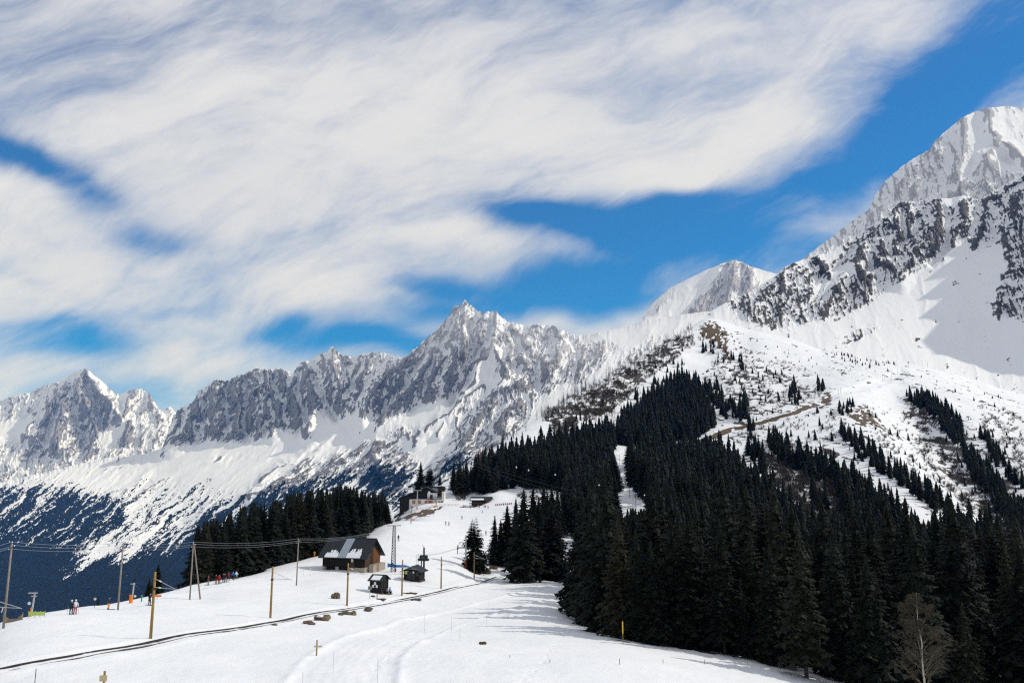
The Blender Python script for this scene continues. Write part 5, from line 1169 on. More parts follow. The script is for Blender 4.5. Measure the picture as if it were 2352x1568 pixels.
def roof_patch(x0, x1, y0, y1, lift, m, name, wav=False):
    q = MB(); n = 16
    if not wav:
        q.prism([(y0, on_roof(y0, lift - .03)), (y0, on_roof(y0, lift)), (y1, on_roof(y1, lift)), (y1, on_roof(y1, lift - .03))], 'x', x0, x1)
    else:
        rr = random.Random(int(x0 * 10)); xs = [x0 + (x1 - x0) * i / n for i in range(n + 1)]
        for i in range(n):
            a0 = y1 + (y1 - y0) * -.0 - (y1 - y0) * (.55 * rr.random() + (.25 if i in (0, n - 1) else 0))
            q.prism([(y0, on_roof(y0, .17)), (y0, on_roof(y0, lift)), (a0, on_roof(a0, lift)), (a0 + .1, on_roof(a0 + .1, .17))], 'x', xs[i] + .03 * rr.random(), xs[i + 1] - .0)
    return q.build(name, m, barn)
roof_patch(-1.3, 1.0, -ey + .02, -.25, .21, M_TIN, 'tin_patch')
roof_patch(-BL / 2 + .9, -1.4, -ey + .05, -ey + 1.9, .32, M_SNOWP, 'roof_snow', True); roof_patch(1.1, BL / 2 - 1.0, -ey + .05, -ey + 2.3, .34, M_SNOWP, 'roof_snow', True)
MB().box(-BL / 2 - .9, BL / 2 + 1.1, -.14, .14, RH_ + .10, RH_ + .20).build('ridge_cap', M_ROOF, barn)
MB().box(1.9, 2.95, -BW / 2 - .07, -BW / 2 - .004, fl, EH - .5).build('door', M_MIDW, barn)
MB().box(2.15, 2.65, -BW / 2 - .10, -BW / 2 - .072, 2.0, 2.9).build('door_notice', M_WHITE, barn)
for x in (-3.9, -.4): 
    f_ = MB().box(x, x + 1.5, -BW / 2 - .06, -BW / 2 - .004, 1.9, 2.5).build('shutter', M_BLACKW, barn)
ft = MB()
for x in (-BL / 2, -2.2): ft.box(x, x + .8, -BW / 2 - .05, BW / 2, -.8, fl - .004)
ft.box(1.6, BL / 2, -BW / 2 - .05, -BW / 2 + .4, -.8, fl - .1).box(BL / 2 - .4, BL / 2, -BW / 2 - .06, BW / 2, -.8, fl - .004)
ft.build('footing', M_CONC, barn)
MB().box(BL / 2 + .2, BL / 2 + 1.5, -BW / 2 + 1.8, BW / 2 + .3, -.8, 1.25).build('concrete_block', M_CONC, barn)
MB().box(-BL / 2 + 1, 1.5, -BW / 2 + .5, -BW / 2 + .55, -.5, fl).build('underfloor', M_BLACKW, barn)

def hut(px, pf, wpx, dpt, lab, name, rz, eh, rh, m=M_BLACKW):
    p = hit(px, pf); w = wpx / F * p.y; d = dpt; p = at(px, p.y + d / 2)
    o = empty(name, p, rz, lab, 'hut')
    MB().box(-w / 2, w / 2, -d / 2, d / 2, -.3, eh).build('wall', m, o)
    for s in (-1, 1): MB().prism([(-d / 2 + .0, eh), (d / 2, eh), (0, rh - .1)], 'x', s * (w / 2 - .06), s * (w / 2 - .002)).build('gable_wall', m, o)
    ex = d / 2 + .45; ez_ = eh - .45 * (rh - eh) / (d / 2)
    for s in (-1, 1): MB().prism([(s * ex, ez_), (s * ex, ez_ + .10), (0, rh + .10), (0, rh)], 'x', -w / 2 - .35, w / 2 + .4).build('roof', M_ROOF, o)
    return o, w, d, ex, ez_
h1, w, d, ex, ez_ = hut(876, 1364, 29, 3.0, 'small black wooden hut with a white arrow shaped notice and snow on its roof', 'hut', R(-20), 2.75, 3.6)
q = MB(); yy0, yy1 = -ex + .25, -.5
def hr(y, l): return 3.6 - abs(y) * (3.6 - ez_) / ex + l
q.prism([(yy0, hr(yy0, .10)), (yy0, hr(yy0, .22)), (yy1, hr(yy1, .20)), (yy1, hr(yy1, .10))], 'x', -w / 2 + .3, w / 2 - .35).build('roof_snow', M_SNOWP, h1)
nb = MB().box(-.34, .14, -d / 2 - .03, -d / 2 - .004, 1.75, 2.35).box(-.72, -.30, -d / 2 - .033, -d / 2 - .006, 1.25, 1.78).box(.10, .52, -d / 2 - .033, -d / 2 - .006, 1.25, 1.78); nb.build('notice', M_WHITE, h1)
MB().box(w / 2 + .003, w / 2 + .05, -.5, .5, 0, 2.1).build('door', M_BLACKW, h1); MB().box(-w / 2 - .02, w / 2 + .02, -d / 2 - .05, d / 2 + .05, -.3, .18).build('plinth', M_MIDW, h1)
p = hit(955, 1335); kk = p.y / F; w2 = 37 * kk; d2 = 3.6; p = at(955, p.y + 1.8)
h2 = empty('lift_hut', p, R(-14), 'low black lift hut with a wide roof and a lime notice below the lift tower', 'hut')
MB().box(-w2 / 2, w2 / 2, -d2 / 2, d2 / 2, -.3, 2.3).build('wall', M_BLACKW, h2)
MB().prism([(-w2 / 2, 2.3), (w2 / 2, 2.3), (0, 3.15)], 'y', -d2 / 2 + .01, d2 / 2 - .01).build('gable_wall', M_BLACKW, h2)
for s in (-1, 1): MB().prism([(s * (w2 / 2 + .75), 1.98), (s * (w2 / 2 + .75), 2.12), (0, 3.42), (0, 3.26)], 'y', -d2 / 2 - .9, d2 / 2 + .5).build('roof', M_ROOF, h2)
MB().box(-w2 / 2 + .25, -w2 / 2 + 1.15, -d2 / 2 - .04, -d2 / 2 - .004, 1.55, 2.3).build('yellow_notice', M_LIME, h2)
dd = MB().box(.1, .9, -d2 / 2 - .05, -d2 / 2 - .004, .3, 2.4).build('door', M_GLASS, h2); MB().box(.30, .62, -d2 / 2 - .09, -d2 / 2 - .052, 1.8, 2.2).build('door_notice', M_WHITE, dd)
MB().box(-1.1, .0, -d2 / 2 - .05, -d2 / 2 - .004, .25, 2.2).build('doorway', M_GLASS, h2)
MB().box(1.1, w2 / 2 - .15, -d2 / 2 - .05, -d2 / 2 - .004, 1.2, 2.1).build('window', M_GLASS, h2)
st = MB()
for i in range(3): st.box(-1.2, 1.1, -d2 / 2 - 1.1 + i * .35, -d2 / 2 - .1, -.3 + i * .17, -.14 + i * .17)
st.build('steps', M_MIDW, h2); MB().box(-w2 / 2 - .1, w2 / 2 + .1, -d2 / 2 - .1, d2 / 2 + .1, -.5, .12).build('plinth', M_MIDW, h2)
rl = MB()
for x in (-1.2, 1.2): rl.tube([(x, -d2 / 2 - 1.1, -.2), (x, -d2 / 2 - 1.1, 1.0), (x, -d2 / 2 - .1, 1.2)], .04, .04, 5)
rl.build('handrail', M_MIDW, h2)
# blue net left of the lift hut
p = hit(890, 1301); q = MB(); rr = random.Random(3)
prof = [(0, 1.0), (.7, .75), (1.3, 1.05), (1.8, .55), (3.0, .50), (4.4, .45), (5.6, .2)]
q.prism([(x, -.1) for x, _ in prof[:1]] + [(5.6, -.1)] + [(x, z) for x, z in prof[::-1]], 'y', -.06, .06)
net = q.build('folded_net', M_BLUE); net.location = p; tag(net, 'crumpled bright blue safety net on the snow left of the lift hut', 'net')

# ------------------------------------------------------------------ lift station restaurant
sp = P(968, 1172, 522); sp = Vector((sp.x, sp.y, float(gz(sp.x, sp.y))))
scl = 522 / F
def W_(x): return (x - 968) * scl            # picture columns to local metres
base_z = P(968, 1172, 522).z
def Hh(y): return (1172 - y) * scl
st_ = empty('lift_station', (sp.x, 522, base_z), 0, 'large white and dark timber lift station with balconies and orange shutters', 'building')
x0, x1 = W_(940), W_(1013)
MB().box(x0, x1, 0, 12, -3, Hh(1147)).build('wall', M_RENDER, st_)
MB().box(x1 + .003, x1 + 1.6, 1.2, 11.5, -3, Hh(1130)).build('annex_wall', M_RENDER, st_)
MB().prism([(W_(919), Hh(1180)), (W_(940) - .004, Hh(1180)), (W_(940) - .004, Hh(1137)), (W_(919), Hh(1144))], 'y', -.6, 14).build('dark_timber_wing', M_BLACKW, st_)
MB().prism([(W_(919), Hh(1145)), (W_(960), Hh(1128)), (W_(978), Hh(1122)), (W_(1003), Hh(1134)), (W_(1003), Hh(1147)), (W_(919), Hh(1147))], 'y', .35, 11.6).build('timber_gable', M_BLACKW, st_)
def slab(pts, y0, y1, t, nm, m=M_ROOF):
    q = MB()
    for (a, b), (c, d_) in zip(pts[:-1], pts[1:]): q.prism([(W_(a), Hh(b)), (W_(a), Hh(b) + t), (W_(c), Hh(d_) + t), (W_(c), Hh(d_))], 'y', y0, y1)
    return q.build(nm, m, st_)
slab([(917, 1145), (979, 1121), (1005, 1134)], -1.6, 7.0, .45, 'roof')
MB().box(W_(963), W_(1012), 7.0, 14, Hh(1147), Hh(1122)).build('upper_wall', M_RENDER, st_)
MB().box(W_(1003), W_(1017), 5.6, 14.5, Hh(1140), Hh(1119)).build('stair_tower', M_MIDW, st_)
slab([(960, 1122), (1000, 1122)], 6.2, 15, .8, 'roof'); slab([(999, 1121), (1009, 1119), (1019, 1125)], 4.8, 15, .4, 'roof')
MB().box(W_(981), W_(1003), -.35, .30, Hh(1147), Hh(1133)).build('upper_bay', M_RENDER, st_)
for (a, b, c, d_) in ((947, 1157, 954, 1149), (960, 1157, 966, 1149), (975, 1158, 981, 1150), (998, 1158, 1002, 1151)):
    f_ = MB().box(W_(a), W_(c), -.10, -.004, Hh(b), Hh(d_)).build('window', M_GLASS, st_)
    MB().box(W_(a), W_(c), -.16, -.104, Hh(b), Hh(d_)).build('shutter', M_SHUT, f_)
for (a, b, c, d_, m) in ((983, 1163, 993, 1150, M_SHUT), (1006, 1163, 1010, 1151, M_SHUT), (987, 1147, 993, 1137, M_GLASS), (945, 1173, 953, 1163, M_GLASS), (958, 1173, 966, 1164, M_WHITE), (972, 1172, 979, 1163, M_GLASS), (1012, 1166, 1016, 1151, M_GLASS)):
    MB().box(W_(a), W_(c), -.42 if b < 1150 else -.12, -.36 if b < 1150 else -.004, Hh(b), Hh(d_)).build('door' if m is not M_GLASS else 'window', m, st_)
for (a, b, zt, zb) in ((968, 1006, 1157.5, 1163.5), (981, 1006, 1141, 1146.5)):
    q = MB().box(W_(a), W_(b), -1.9, -.43, Hh(zb) - .25, Hh(zb)); q.build('balcony', M_MIDW, st_)
    q = MB().box(W_(a), W_(b), -1.95, -1.88, Hh(zt) - .12, Hh(zt)); n = int(W_(b) - W_(a)) * 3
    for i in range(n + 1):
        x = W_(a) + (W_(b) - W_(a)) * i / n; q.box(x - .05, x + .05, -1.93, -1.90, Hh(zb), Hh(zt) - .12)
    q.build('balcony_rail', M_MIDW, st_)
q = MB().box(W_(930), W_(968), -3.5, -.61, Hh(1181), Hh(1174)); q.build('terrace', M_CONC, st_)
q = MB().box(W_(930), W_(968), -3.5, -3.44, Hh(1170) - .12, Hh(1170))
for i in range(24): q.box(W_(930) + i * .45, W_(930) + i * .45 + .06, -3.48, -3.45, Hh(1174), Hh(1170) - .12)
q.build('terrace_rail', M_MIDW, st_)
q = MB(); q.tube([(W_(985), -.5, Hh(1132)), (W_(985), -.42, Hh(1132))], .85, .85, 18); q.build('round_sign', M_WHITE, st_)
MB().prism([(W_(905), Hh(1186)), (W_(922), Hh(1174)), (W_(922), Hh(1177)), (W_(905), Hh(1190))], 'y', 2, 11).build('lower_roof', M_ROOF, st_)
MB().prism([(W_(1013), Hh(1166)), (W_(1024), Hh(1164)), (W_(1014), Hh(1150))], 'y', 0, 2.5).build('ramp_wall', M_RENDER, st_)
# lift pylons with orange pads beside the station
for px, pf, pt_, lean, lab in ((958, 1175, 1127, 0, 'chairlift post with orange base pad in front of the left half of the station'), (1000, 1169, 1144, 3, 'leaning chairlift post with large orange base pad before the station right half')):
    p = P(px, pf, 506); o = empty('chairlift_post', p, 0, lab, 'ski lift', 'chairlift posts by the lift station'); h = (pf - pt_) * 506 / F
    MB().tube([(0, 0, -2), (lean * .27, 0, h)], .42, .3, 10).build('mast', M_GALV, o); MB().tube([(0, 0, -1), (0, 0, 2.4 if not lean else 2.0)], .95 if not lean else 1.6, .95 if not lean else 1.6, 14).build('impact_pad', M_ORANGE, o)
    q = MB().box(-2.6 + lean * .27, 2.6 + lean * .27, -.2, .2, h - .35, h); q.build('crossarm', M_GALV, o)
    for x in (-2.2, 2.2): MB().box(x - .5 + lean * .27, x + .5 + lean * .27, -.3, .3, h - .95, h - .36).build('sheave_train', M_DARKSTEEL, o)
# fence along the brown bank
fp = [hit(px, py) for px, py in ((905, 1187), (925, 1182), (945, 1177), (965, 1171), (985, 1167), (1005, 1164), (1030, 1161), (1055, 1162))]
o = empty('picket_fence', fp[0], 0, 'low wooden fence along the top of the brown grassy bank', 'fence')
rel = [q - fp[0] for q in fp]; posts = MB(); rails = MB()
for a, b_ in zip(rel[:-1], rel[1:]):
    for t in (0, .33, .66): z = a.lerp(b_, t); posts.tube([z + Vector((0, 0, -.3)), z + Vector((0, 0, 1.25))], .08, .07, 5)
    for hgt in (.5, 1.05): rails.tube([a + Vector((0, 0, hgt)), b_ + Vector((0, 0, hgt))], .05, .05, 4)
posts.build('posts', M_DRY, o); rails.build('rails', M_DRY, o)
# snack chalet
cp = hit(1103, 1161); ck_ = cp.y / F; cp = cp + Vector((0, 2.5, .9))
ch = empty('snack_chalet', cp, R(-8), 'small dark red timber chalet with a snowy roof and a wooden deck', 'building')
w_, d_ = 66 / 2.352 * .36, 7.5
MB().box(-w_ / 2 - .5, w_ / 2 + .5, 0, d_, -1.2, 2.5).build('wall', mat('red_brown_boards', (.055, .020, .014), .85, .4, 2, (8, 8, .4)), ch)
for s in (-1, 1): MB().prism([(s * 4.9 + d_ / 2, 2.0), (s * 4.9 + d_ / 2, 2.2), (d_ / 2, 4.5), (d_ / 2, 4.3)], 'x', -w_ / 2 - 1.5, w_ / 2 + 1.7).build('roof', M_ROOF, ch)
for s in (-1, 1): MB().prism([(.0, 2.5), (d_, 2.5), (d_ / 2, 4.2)], 'x', s * (w_ / 2 + .46), s * (w_ / 2 + .5)).build('gable_wall', M_MIDW, ch)
MB().prism([(d_ / 2 - 4.3, 2.46), (d_ / 2 - 4.3, 2.60), (d_ / 2 - 2.6, 3.42), (d_ / 2 - 2.6, 3.30)], 'x', -w_ / 2 - 1.1, w_ / 2 - 3).build('roof_snow', M_SNOWP, ch)
q = MB().box(-w_ / 2 - 1.6, w_ / 2 - 1.5, -2.4, -.004, -.5, -.3).box(-w_ / 2 - 1.6, w_ / 2 - 1.5, -2.4, -2.3, .25, .75); q.build('deck', M_MIDW, ch)
for x in (-4.6, -2.4, -.2): MB().box(x, x + 1.2, -.08, -.004, .8, 1.9).build('window', M_GLASS, ch)
MB().box(2.2, 3.2, -.08, -.004, -.3, 1.8).build('door', M_GLASS, ch); MB().box(3.7, 5.1, -.09, -.004, 1.2, 2.0).build('sign', M_RED, ch); MB().box(4.0, 4.7, -.10, -.004, .2, .8).build('menu_board', M_WHITE, ch)
MB().box(w_ / 2 + .6, w_ / 2 + 6, .5, 3.5, -.3, .3).build('side_deck', M_MIDW, ch)
# orange barrier, crates of chairs, small things at the chalet
def simple(name, mb, m, loc, lab, cat, grp=None, rz=0): o = mb.build(name, m); o.location = loc; o.rotation_euler = (0, 0, rz); return tag(o, lab, cat, grp)
simple('orange_barrier', MB().box(-1.5, 1.5, -.1, .1, .2, .6).box(-1.3, -1.15, -.1, .1, -.2, .2).box(1.1, 1.25, -.1, .1, -.2, .2), M_REDST, hit(1061, 1165), 'low orange barrier on the snow left of the snack chalet', 'barrier')
simple('orange_barrier', MB().box(-1.2, 1.2, -.1, .1, .2, .8).box(-1.0, -.9, -.1, .1, -.2, .2).box(.9, 1.0, -.1, .1, -.2, .2), M_ORANGE, hit(950, 1195), 'small orange barrier at the foot of the brown bank', 'barrier')
DCOL = [M_REDST, M_REDST, M_BLUE, M_REDST, M_MIDW, M_REDST, M_BLUE, M_REDST, M_REDST]
for k in range(9):
    p = hit(1139 + k * 4.4, 1161 - k * .35)
    o = simple('deckchair', MB().prism([(-.6, .25), (.5, .35), (1.0, 1.1), (1.1, 1.05), (.6, .25), (-.6, .17)], 'x', -.35, .35).tube([(-.3, -.5, -.1), (-.3, .6, .5)], .03, .03, 4).tube([(.3, -.5, -.1), (.3, .6, .5)], .03, .03, 4), DCOL[k], p, f'{["rusty red","rusty red","blue","rusty red","brown","rusty red","blue","rusty red","rusty red"][k]} deckchair in the row on the snow right of the snack chalet', 'deckchair', 'deckchairs beside the snack chalet')
# dead shrub with rusty leaves on the piste edge
p = hit(944, 1202); tr, tw_ = bare_tree(41, 18, .03, .4, 4, .2); o = link('shrub', None) if False else empty('shrub', p, 0, 'small rusty brown shrub at the edge of the piste below the brown bank', 'shrub', None, (5, 5, 7.5))
tr.build('stem', M_DRY, o); tw_.build('twigs', mat('rusty_twigs', (.20, .085, .04), .9, .2), o)
# red lattice pylon in the upper forest
p = P(1103, 1100, 640); p = at(1103, 640); z1 = P(1103, 1042, 640).z - p.z
o = empty('cable_car_pylon', p, 0, 'rust red lattice pylon head sticking out above the forest', 'pylon')
q = MB(); w = 2.4
for s in (-1, 1):
    for t in (-1, 1): q.tube([(s * w * .45, t * w * .45, z1 - 12), (s * w * .5, t * w * .5, z1 - 6), (s * w, t * w * .5, z1 - 1)], .22, .2, 5)
    q.tube([(s * w, -w * .5, z1 - 1), (s * w, w * .5, z1 - 1)], .2, .2, 4); q.tube([(-s * w * .5, -w * .5, z1 - 6), (s * w, -w * .5, z1 - 1)], .14, .14, 4); q.tube([(-s * w * .45, -w * .45, z1 - 12), (s * w * .5, -w * .5, z1 - 6)], .14, .14, 4)
q.build('frame', M_REDST, o); MB().box(-w * 1.5, w * 1.5, -.5, .5, z1 - 1.2, z1 - .5).box(-w * 1.5, -w * 1.1, -.9, .9, z1 - .5, z1 + .5).box(w * 1.1, w * 1.5, -.9, .9, z1 - .5, z1 + .5).box(-.3, .3, -.5, .5, z1 - .5, z1 + .3).build('crossarm', M_REDST, o)
# aerial ropeway across the forest with its marker balls
a = P(1030, 1045, 560); b_ = P(1520, 1180, 330); pts_ = [a.lerp(b_, t / 20) + Vector((0, 0, -14 * (t / 20) * (1 - t / 20))) for t in range(21)]
for k in range(2): tag(MB().tube([q + Vector((0, 0, k * 2.2)) for q in pts_], .05, .05, 4, False).build('ropeway_cable', M_DARKSTEEL), ('upper' if k else 'lower') + ' dark ropeway cable slanting across the upper forest', 'cable', 'ropeway cables over the forest')
for px, py in ((1186, 1073), (1275, 1090), (1376, 1114), (1480, 1137), (1214, 1080)):
    simple('marker_ball', MB().blob((0, 0, 0), (.27, .27, .27), 1, 10, 0).tube([(0, 0, .25), (0, 0, .5)], .08, .08, 6), M_WHITE, P(px, py, 300 if px > 1150 else 500), 'small white marker ball hanging in front of the dark forest', 'marker', 'white marker balls before the forest')
# poles of the forest run and the summit road
for k, (px, pf, pt_) in enumerate(((1423, 1068, 1045), (1411, 1110, 1085), (1461, 1186, 1140), (1446, 1142, 1110), (1372, 1055, 1030))):
    p = hit(px, pf); h = (pf - pt_) / F * p.y
    o = simple('run_post', MB().tube([(0, 0, -.3), (0, 0, h)], .12, .10, 6).box(-.5, .5, -.06, .06, h - .25, h - .1), M_DARKSTEEL, p, 'thin dark post on the narrow ski run cut through the forest', 'post', 'posts on the narrow forest run')
for k, (px, pf, pt_) in enumerate(((2130, 836, 822), (2118, 839, 826), (2087, 846, 833), (2072, 855, 842), (2062, 858, 846), (2048, 866, 853), (2032, 872, 858), (2027, 876, 862), (1931, 903, 890), (1926, 906, 893))):
    p = hit(px, pf)
    h = (pf - pt_) / F * p.y
    simple('road_post', MB().tube([(0, 0, -.5), (0, 0, h)], .16, .12, 6).box(-.6, .6, -.05, .05, h - .5, h - .3), M_GREYWOOD, p, 'thin post on the shoulder of the far snowy ridge', 'post', 'posts on the far snowy ridge')

# ------------------------------------------------------------------ boulders and bare ground
def rock(px, pf, w, h, lab, seed, m=M_ROCKB, lumps=1, snow=False):
    p = hit(px, pf); k = p.y / F; W2, H2 = w * k / 2, h * k
    o = empty('boulder', p, 0, lab, 'boulder', 'boulders in the snow beside the railway')
    q = MB(); rr = random.Random(seed)
    for i in range(lumps):
        x = (i - (lumps - 1) / 2) * W2 * 2 / max(lumps, 1) * .8 if lumps > 1 else 0
        q.blob((x, .2, H2 * .32), (W2 / lumps * 1.25, W2 / lumps * 1.0 + .1, H2 * .62 * rr.uniform(.7, 1.05)), seed + i, 12, .22)
    q.build('rock', m, o, False)
    if snow: MB().blob((-W2 * .15, -.55 * W2, H2 * .75), (W2 * .42, W2 * .45, H2 * .18), seed + 50, 10, .2).build('snow_cap', M_SNOWP, o, True)
rock(739, 1424, 34, 15, 'largest brown boulder below the track with a patch of snow on it', 3, M_ROCKB, 2, True)
rock(707, 1432, 22, 8, 'low brown boulder just left of the largest boulder', 9, M_ROCKB, 2)
rock(716, 1434, 10, 6, 'small brown stone in front of the low boulder', 12)
rock(802, 1411, 34, 8, 'flat elongated brown boulder below the track', 15, M_ROCKB, 3); rock(783, 1412, 9, 6, 'small grey stone at the left tip of the flat boulder', 22, M_ROCKG)
rock(845, 1403, 16, 11, 'rounded dark grey boulder alone right of the flat boulder', 31, M_ROCKG)
rock(770, 1374, 22, 11, 'heap of brown stones on the snow left of the pole before the barn', 44, M_ROCKB, 3); rock(772, 1366, 9, 7, 'single stone topping the heap of brown stones', 47)
rock(956, 1378, 26, 4, 'flat bare stone beside the track right of the pole between the huts', 52, M_ROCKG, 3); rock(875, 1377, 26, 4, 'flat dark stone at the foot of the black hut', 58, M_EARTH, 3); rock(940, 1363, 40, 3, 'long low strip of bare earth between the huts and the track', 63, M_EARTH, 4)
rock(1109, 1479, 17, 6, 'small dark stone alone in the middle of the wide snowfield', 71, M_EARTH, 2); rock(1112, 1316, 30, 12, 'dark hollow rock under the lone spruce by the pole', 75, M_ROCKG, 2); rock(1134, 1306, 20, 8, 'brown stone on the snowy bank right of the lone spruce', 77, M_EARTH, 2)
rock(1486, 1474, 20, 6, 'grey stone at the forest edge right of the yellow marker pole', 80, M_ROCKG, 2); rock(1512, 1480, 18, 7, 'tan boulder at the forest edge', 83); rock(1529, 1484, 18, 7, 'tan boulder right beside the other forest edge boulder', 86); rock(1412, 1460, 16, 6, 'dark stone at the forest edge left of the yellow marker pole', 88, M_ROCKG, 1)
rock(630, 1435, 10, 2.5, 'tiny scrap of bare stone left of the low boulder', 90, M_EARTH); rock(880, 1287, 1, 1, 'pebble by the barn', 91, M_EARTH) if False else None
rock(856, 1370, 10, 3, 'little stone by the signpost left of the black hut', 93, M_EARTH)

# ------------------------------------------------------------------ markers, signs and small lift posts
def pole_sign(name, px, pf, pt_, lab, cat, m=M_GALV, r=.04, extra=None, grp=None):
    p = hit(px, pf); h = (pf - pt_) / F * p.y; o = empty(name, p, 0, lab, cat, grp)
    MB().tube([(0, 0, -.3), (0, 0, h)], r, r * .9, 8).build('post', m, o)
    if extra: extra(o, h, p.y / F)
    return o
pole_sign('marker_pole', 1431, 1478, 1429, 'yellow tipped marker pole in the snow at the forest edge', 'marker', M_OCHRE, .05, lambda o, h, k: MB().tube([(0, 0, h * .45), (0, 0, h * .95)], .075, .075, 8).build('yellow_sleeve', M_YEL, o))
pole_sign('wooden_marker', 727, 1505, 1472, 'weathered wooden post with a cross board alone on the snow', 'marker', M_OCHRE, .075, lambda o, h, k: MB().box(-.28, .55, -.11, -.076, h * .55, h * .66).build('cross_board', mat('pale_board', (.55, .45, .25), .8, .2), o))
pole_sign('wooden_marker', 237, 1590, 1545, 'pale wooden post cut off by the bottom edge of the picture', 'marker', M_OCHRE, .10, lambda o, h, k: MB().box(-.3, .28, -.16, -.11, h * .55, h * .82).build('cross_board', mat('pale_board', (.55, .45, .25), .8, .2), o))
pole_sign('signpost', 849, 1374, 1346, 'grey signpost with a small square board left of the black hut', 'sign', M_GALV, .05, lambda o, h, k: MB().box(-.36, .36, -.08, -.045, h - .75, h - .1).build('board', mat('grey_board', (.20, .20, .18), .8, .3), o))
pole_sign('short_post', 866, 1372, 1362, 'short brown stake in front of the black hut', 'stake', M_DRY, .09)
for (px, pf, pt_, lab) in ((975, 1453, 1413, None), (1037, 1452, 1418, None), (1118, 1440, 1400, None), (1123, 1402, 1365, None), (866, 1600, 1520, None), (765, 1545, 1500, None), (695, 1570, 1545, None), (1056, 1472, 1435, None)):
    pole_sign('piste_stake', px, pf, pt_, 'thin grey stake along the groomed trail', 'stake', M_GALV, .016, None, 'thin stakes along the groomed trail')
for (px, pf, pt_) in ((1263, 1521, 1514), (1423, 1525, 1513), (1523, 1522, 1514), (1618, 1524, 1514), (1171, 1509, 1504)):
    pole_sign('fence_stake', px, pf, pt_, 'short wooden stake end poking out of the foreground snow', 'stake', M_DRY, .03, None, 'short stakes in the foreground snow')
pole_sign('snow_stake', 77, 1600, 1541, 'dark thin stake at the bottom edge on the left', 'stake', M_DARKSTEEL, .03)
for px, pf in ((713, 1320), (697, 1318)): pole_sign('white_stake', px, pf, pf - (16 if px > 700 else 9), 'white stake on the snow left of the barn, ' + ('the taller one' if px > 700 else 'the shorter one'), 'stake', M_WHITE, .07)
# pinkish dead twig on the trail side
p = hit(1167, 1420); tr, tw_ = bare_tree(43, 12, .02, .6, 3, .1); o = empty('shrub', p, 0, 'little reddish twig bush poking from the snow beside the trail', 'shrub', None, (1.4, 1.4, 1.1)); tr.build('stem', M_DRY, o); tw_.build('twigs', mat('pink_twigs', (.30, .12, .11), .9, .2), o)

def crest_post(name, px, pf, pt_, lab, cat, build):
    p = hit(px, pf + 3); k = p.y / F; p.z = P(px, pf, p.y).z if p.z > P(px, pf, p.y).z else p.z
    o = empty(name, p, 0, lab, cat); build(o, (pf - pt_) * k, k); return o
def lp(o, h, k):
    MB().tube([(0, 0, -.3), (.25, 0, h)], .13, .11, 8).build('mast', M_GALV, o); MB().box(-10 * k, 9 * k, -.09, .09, h - 2.6 * k, h).box(-3 * k, 8 * k, -.07, .07, h - 9 * k, h - 7 * k).build('crossarm', M_GALV, o)
    MB().tube([(0, 0, -.2), (0, 0, 19 * k)], 2.6 * k, 2.6 * k, 10).build('impact_pad', M_ORANGE, o); MB().tube([(-6 * k, -.06, h * .55), (-6 * k, .0, h * .55)], 3.4 * k, 3.4 * k, 14).build('round_sign', M_WHITE, o)
crest_post('drag_lift_post', 71, 1412, 1361, 'drag lift post with T head and orange pad behind the lime banner', 'ski lift', lp)
def lp2(o, h, k):
    MB().tube([(0, 0, -.3), (.2, 0, h)], .13, .11, 8).build('mast', M_GALV, o); MB().box(-5 * k, 5 * k, -.08, .08, h - 3 * k, h - 1.5 * k).build('crossarm', M_GALV, o)
    MB().tube([(-.1, 0, -.2), (-.1, 0, 17 * k)], 4 * k, 4 * k, 10).build('impact_pad', M_ORANGE, o); MB().tube([(7 * k, -.06, h * .34), (7 * k, 0, h * .34)], 2.6 * k, 2.6 * k, 14).build('round_sign', M_WHITE, o)
crest_post('drag_lift_post', 302, 1381, 1338, 'drag lift post with tall orange pad right of the thin power pole', 'ski lift', lp2)
def bn(o, h, k):
    MB().box(-15 * k, 22 * k, -.03, .03, h * .35, h).build('cloth', M_LIME, o)
    for x in (-14.5 * k, 0., 11 * k, 21.5 * k): MB().tube([(x, 0, -.3), (x, 0, h * 1.15)], .04, .04, 6).build('pole', M_GALV, o)
crest_post('banner', 80, 1414, 1402, 'lime green banner stretched between stakes on the left crest', 'banner', bn)
def tn(o, h, k):
    MB().prism([(-1.2, -.2), (1.2, -.2), (1.2, h), (.5, h * .4), (-.5, h * .35), (-1.2, h * .85)], 'y', -.04, .04).build('mesh', M_NET, o)
    for x in (-1.2, 1.2): MB().tube([(x, 0, -.3), (x, 0, h * 1.15)], .05, .05, 6).build('pole', M_GREYWOOD, o)
crest_post('sagging_net', 29, 1424, 1407, 'sagging tan net between two stakes at the far left of the crest', 'net', tn)
crest_post('run_sign', 217, 1392, 1370, 'round white and red sign on a thin dark post on the crest', 'sign', lambda o, h, k: (MB().tube([(0, 0, -.3), (0, 0, h)], .035, .035, 6).build('post', M_DARKSTEEL, o), MB().tube([(0, -.07, h - .2), (0, -.02, h - .2)], 2.8 * k, 2.8 * k, 14).build('board', M_WHITE, o), MB().tube([(0, -.10, h - .15), (0, -.072, h - .15)], 1.2 * k, 1.2 * k, 12).build('red_spot', M_RED, o)))
crest_post('green_marker', 325, 1378, 1366, 'short green marker on the crest left of the dark small spruces', 'marker', lambda o, h, k: (MB().tube([(0, 0, -.2), (0, 0, h)], .12, .10, 8).build('post', M_GREENP, o), MB().tube([(0, 0, h), (0, 0, h + .12)], .07, .05, 8).build('cap', M_WHITE, o)))
crest_post('orange_marker', 361, 1372, 1363, 'orange flag board beside the nearest overhead line pole on the crest', 'marker', lambda o, h, k: (MB().box(-.7, .7, -.04, .04, h * .55, h).build('board', M_ORANGE, o), MB().tube([(0, 0.05, -.3), (0, .05, h)], .04, .04, 6).build('post', M_GALV, o)))
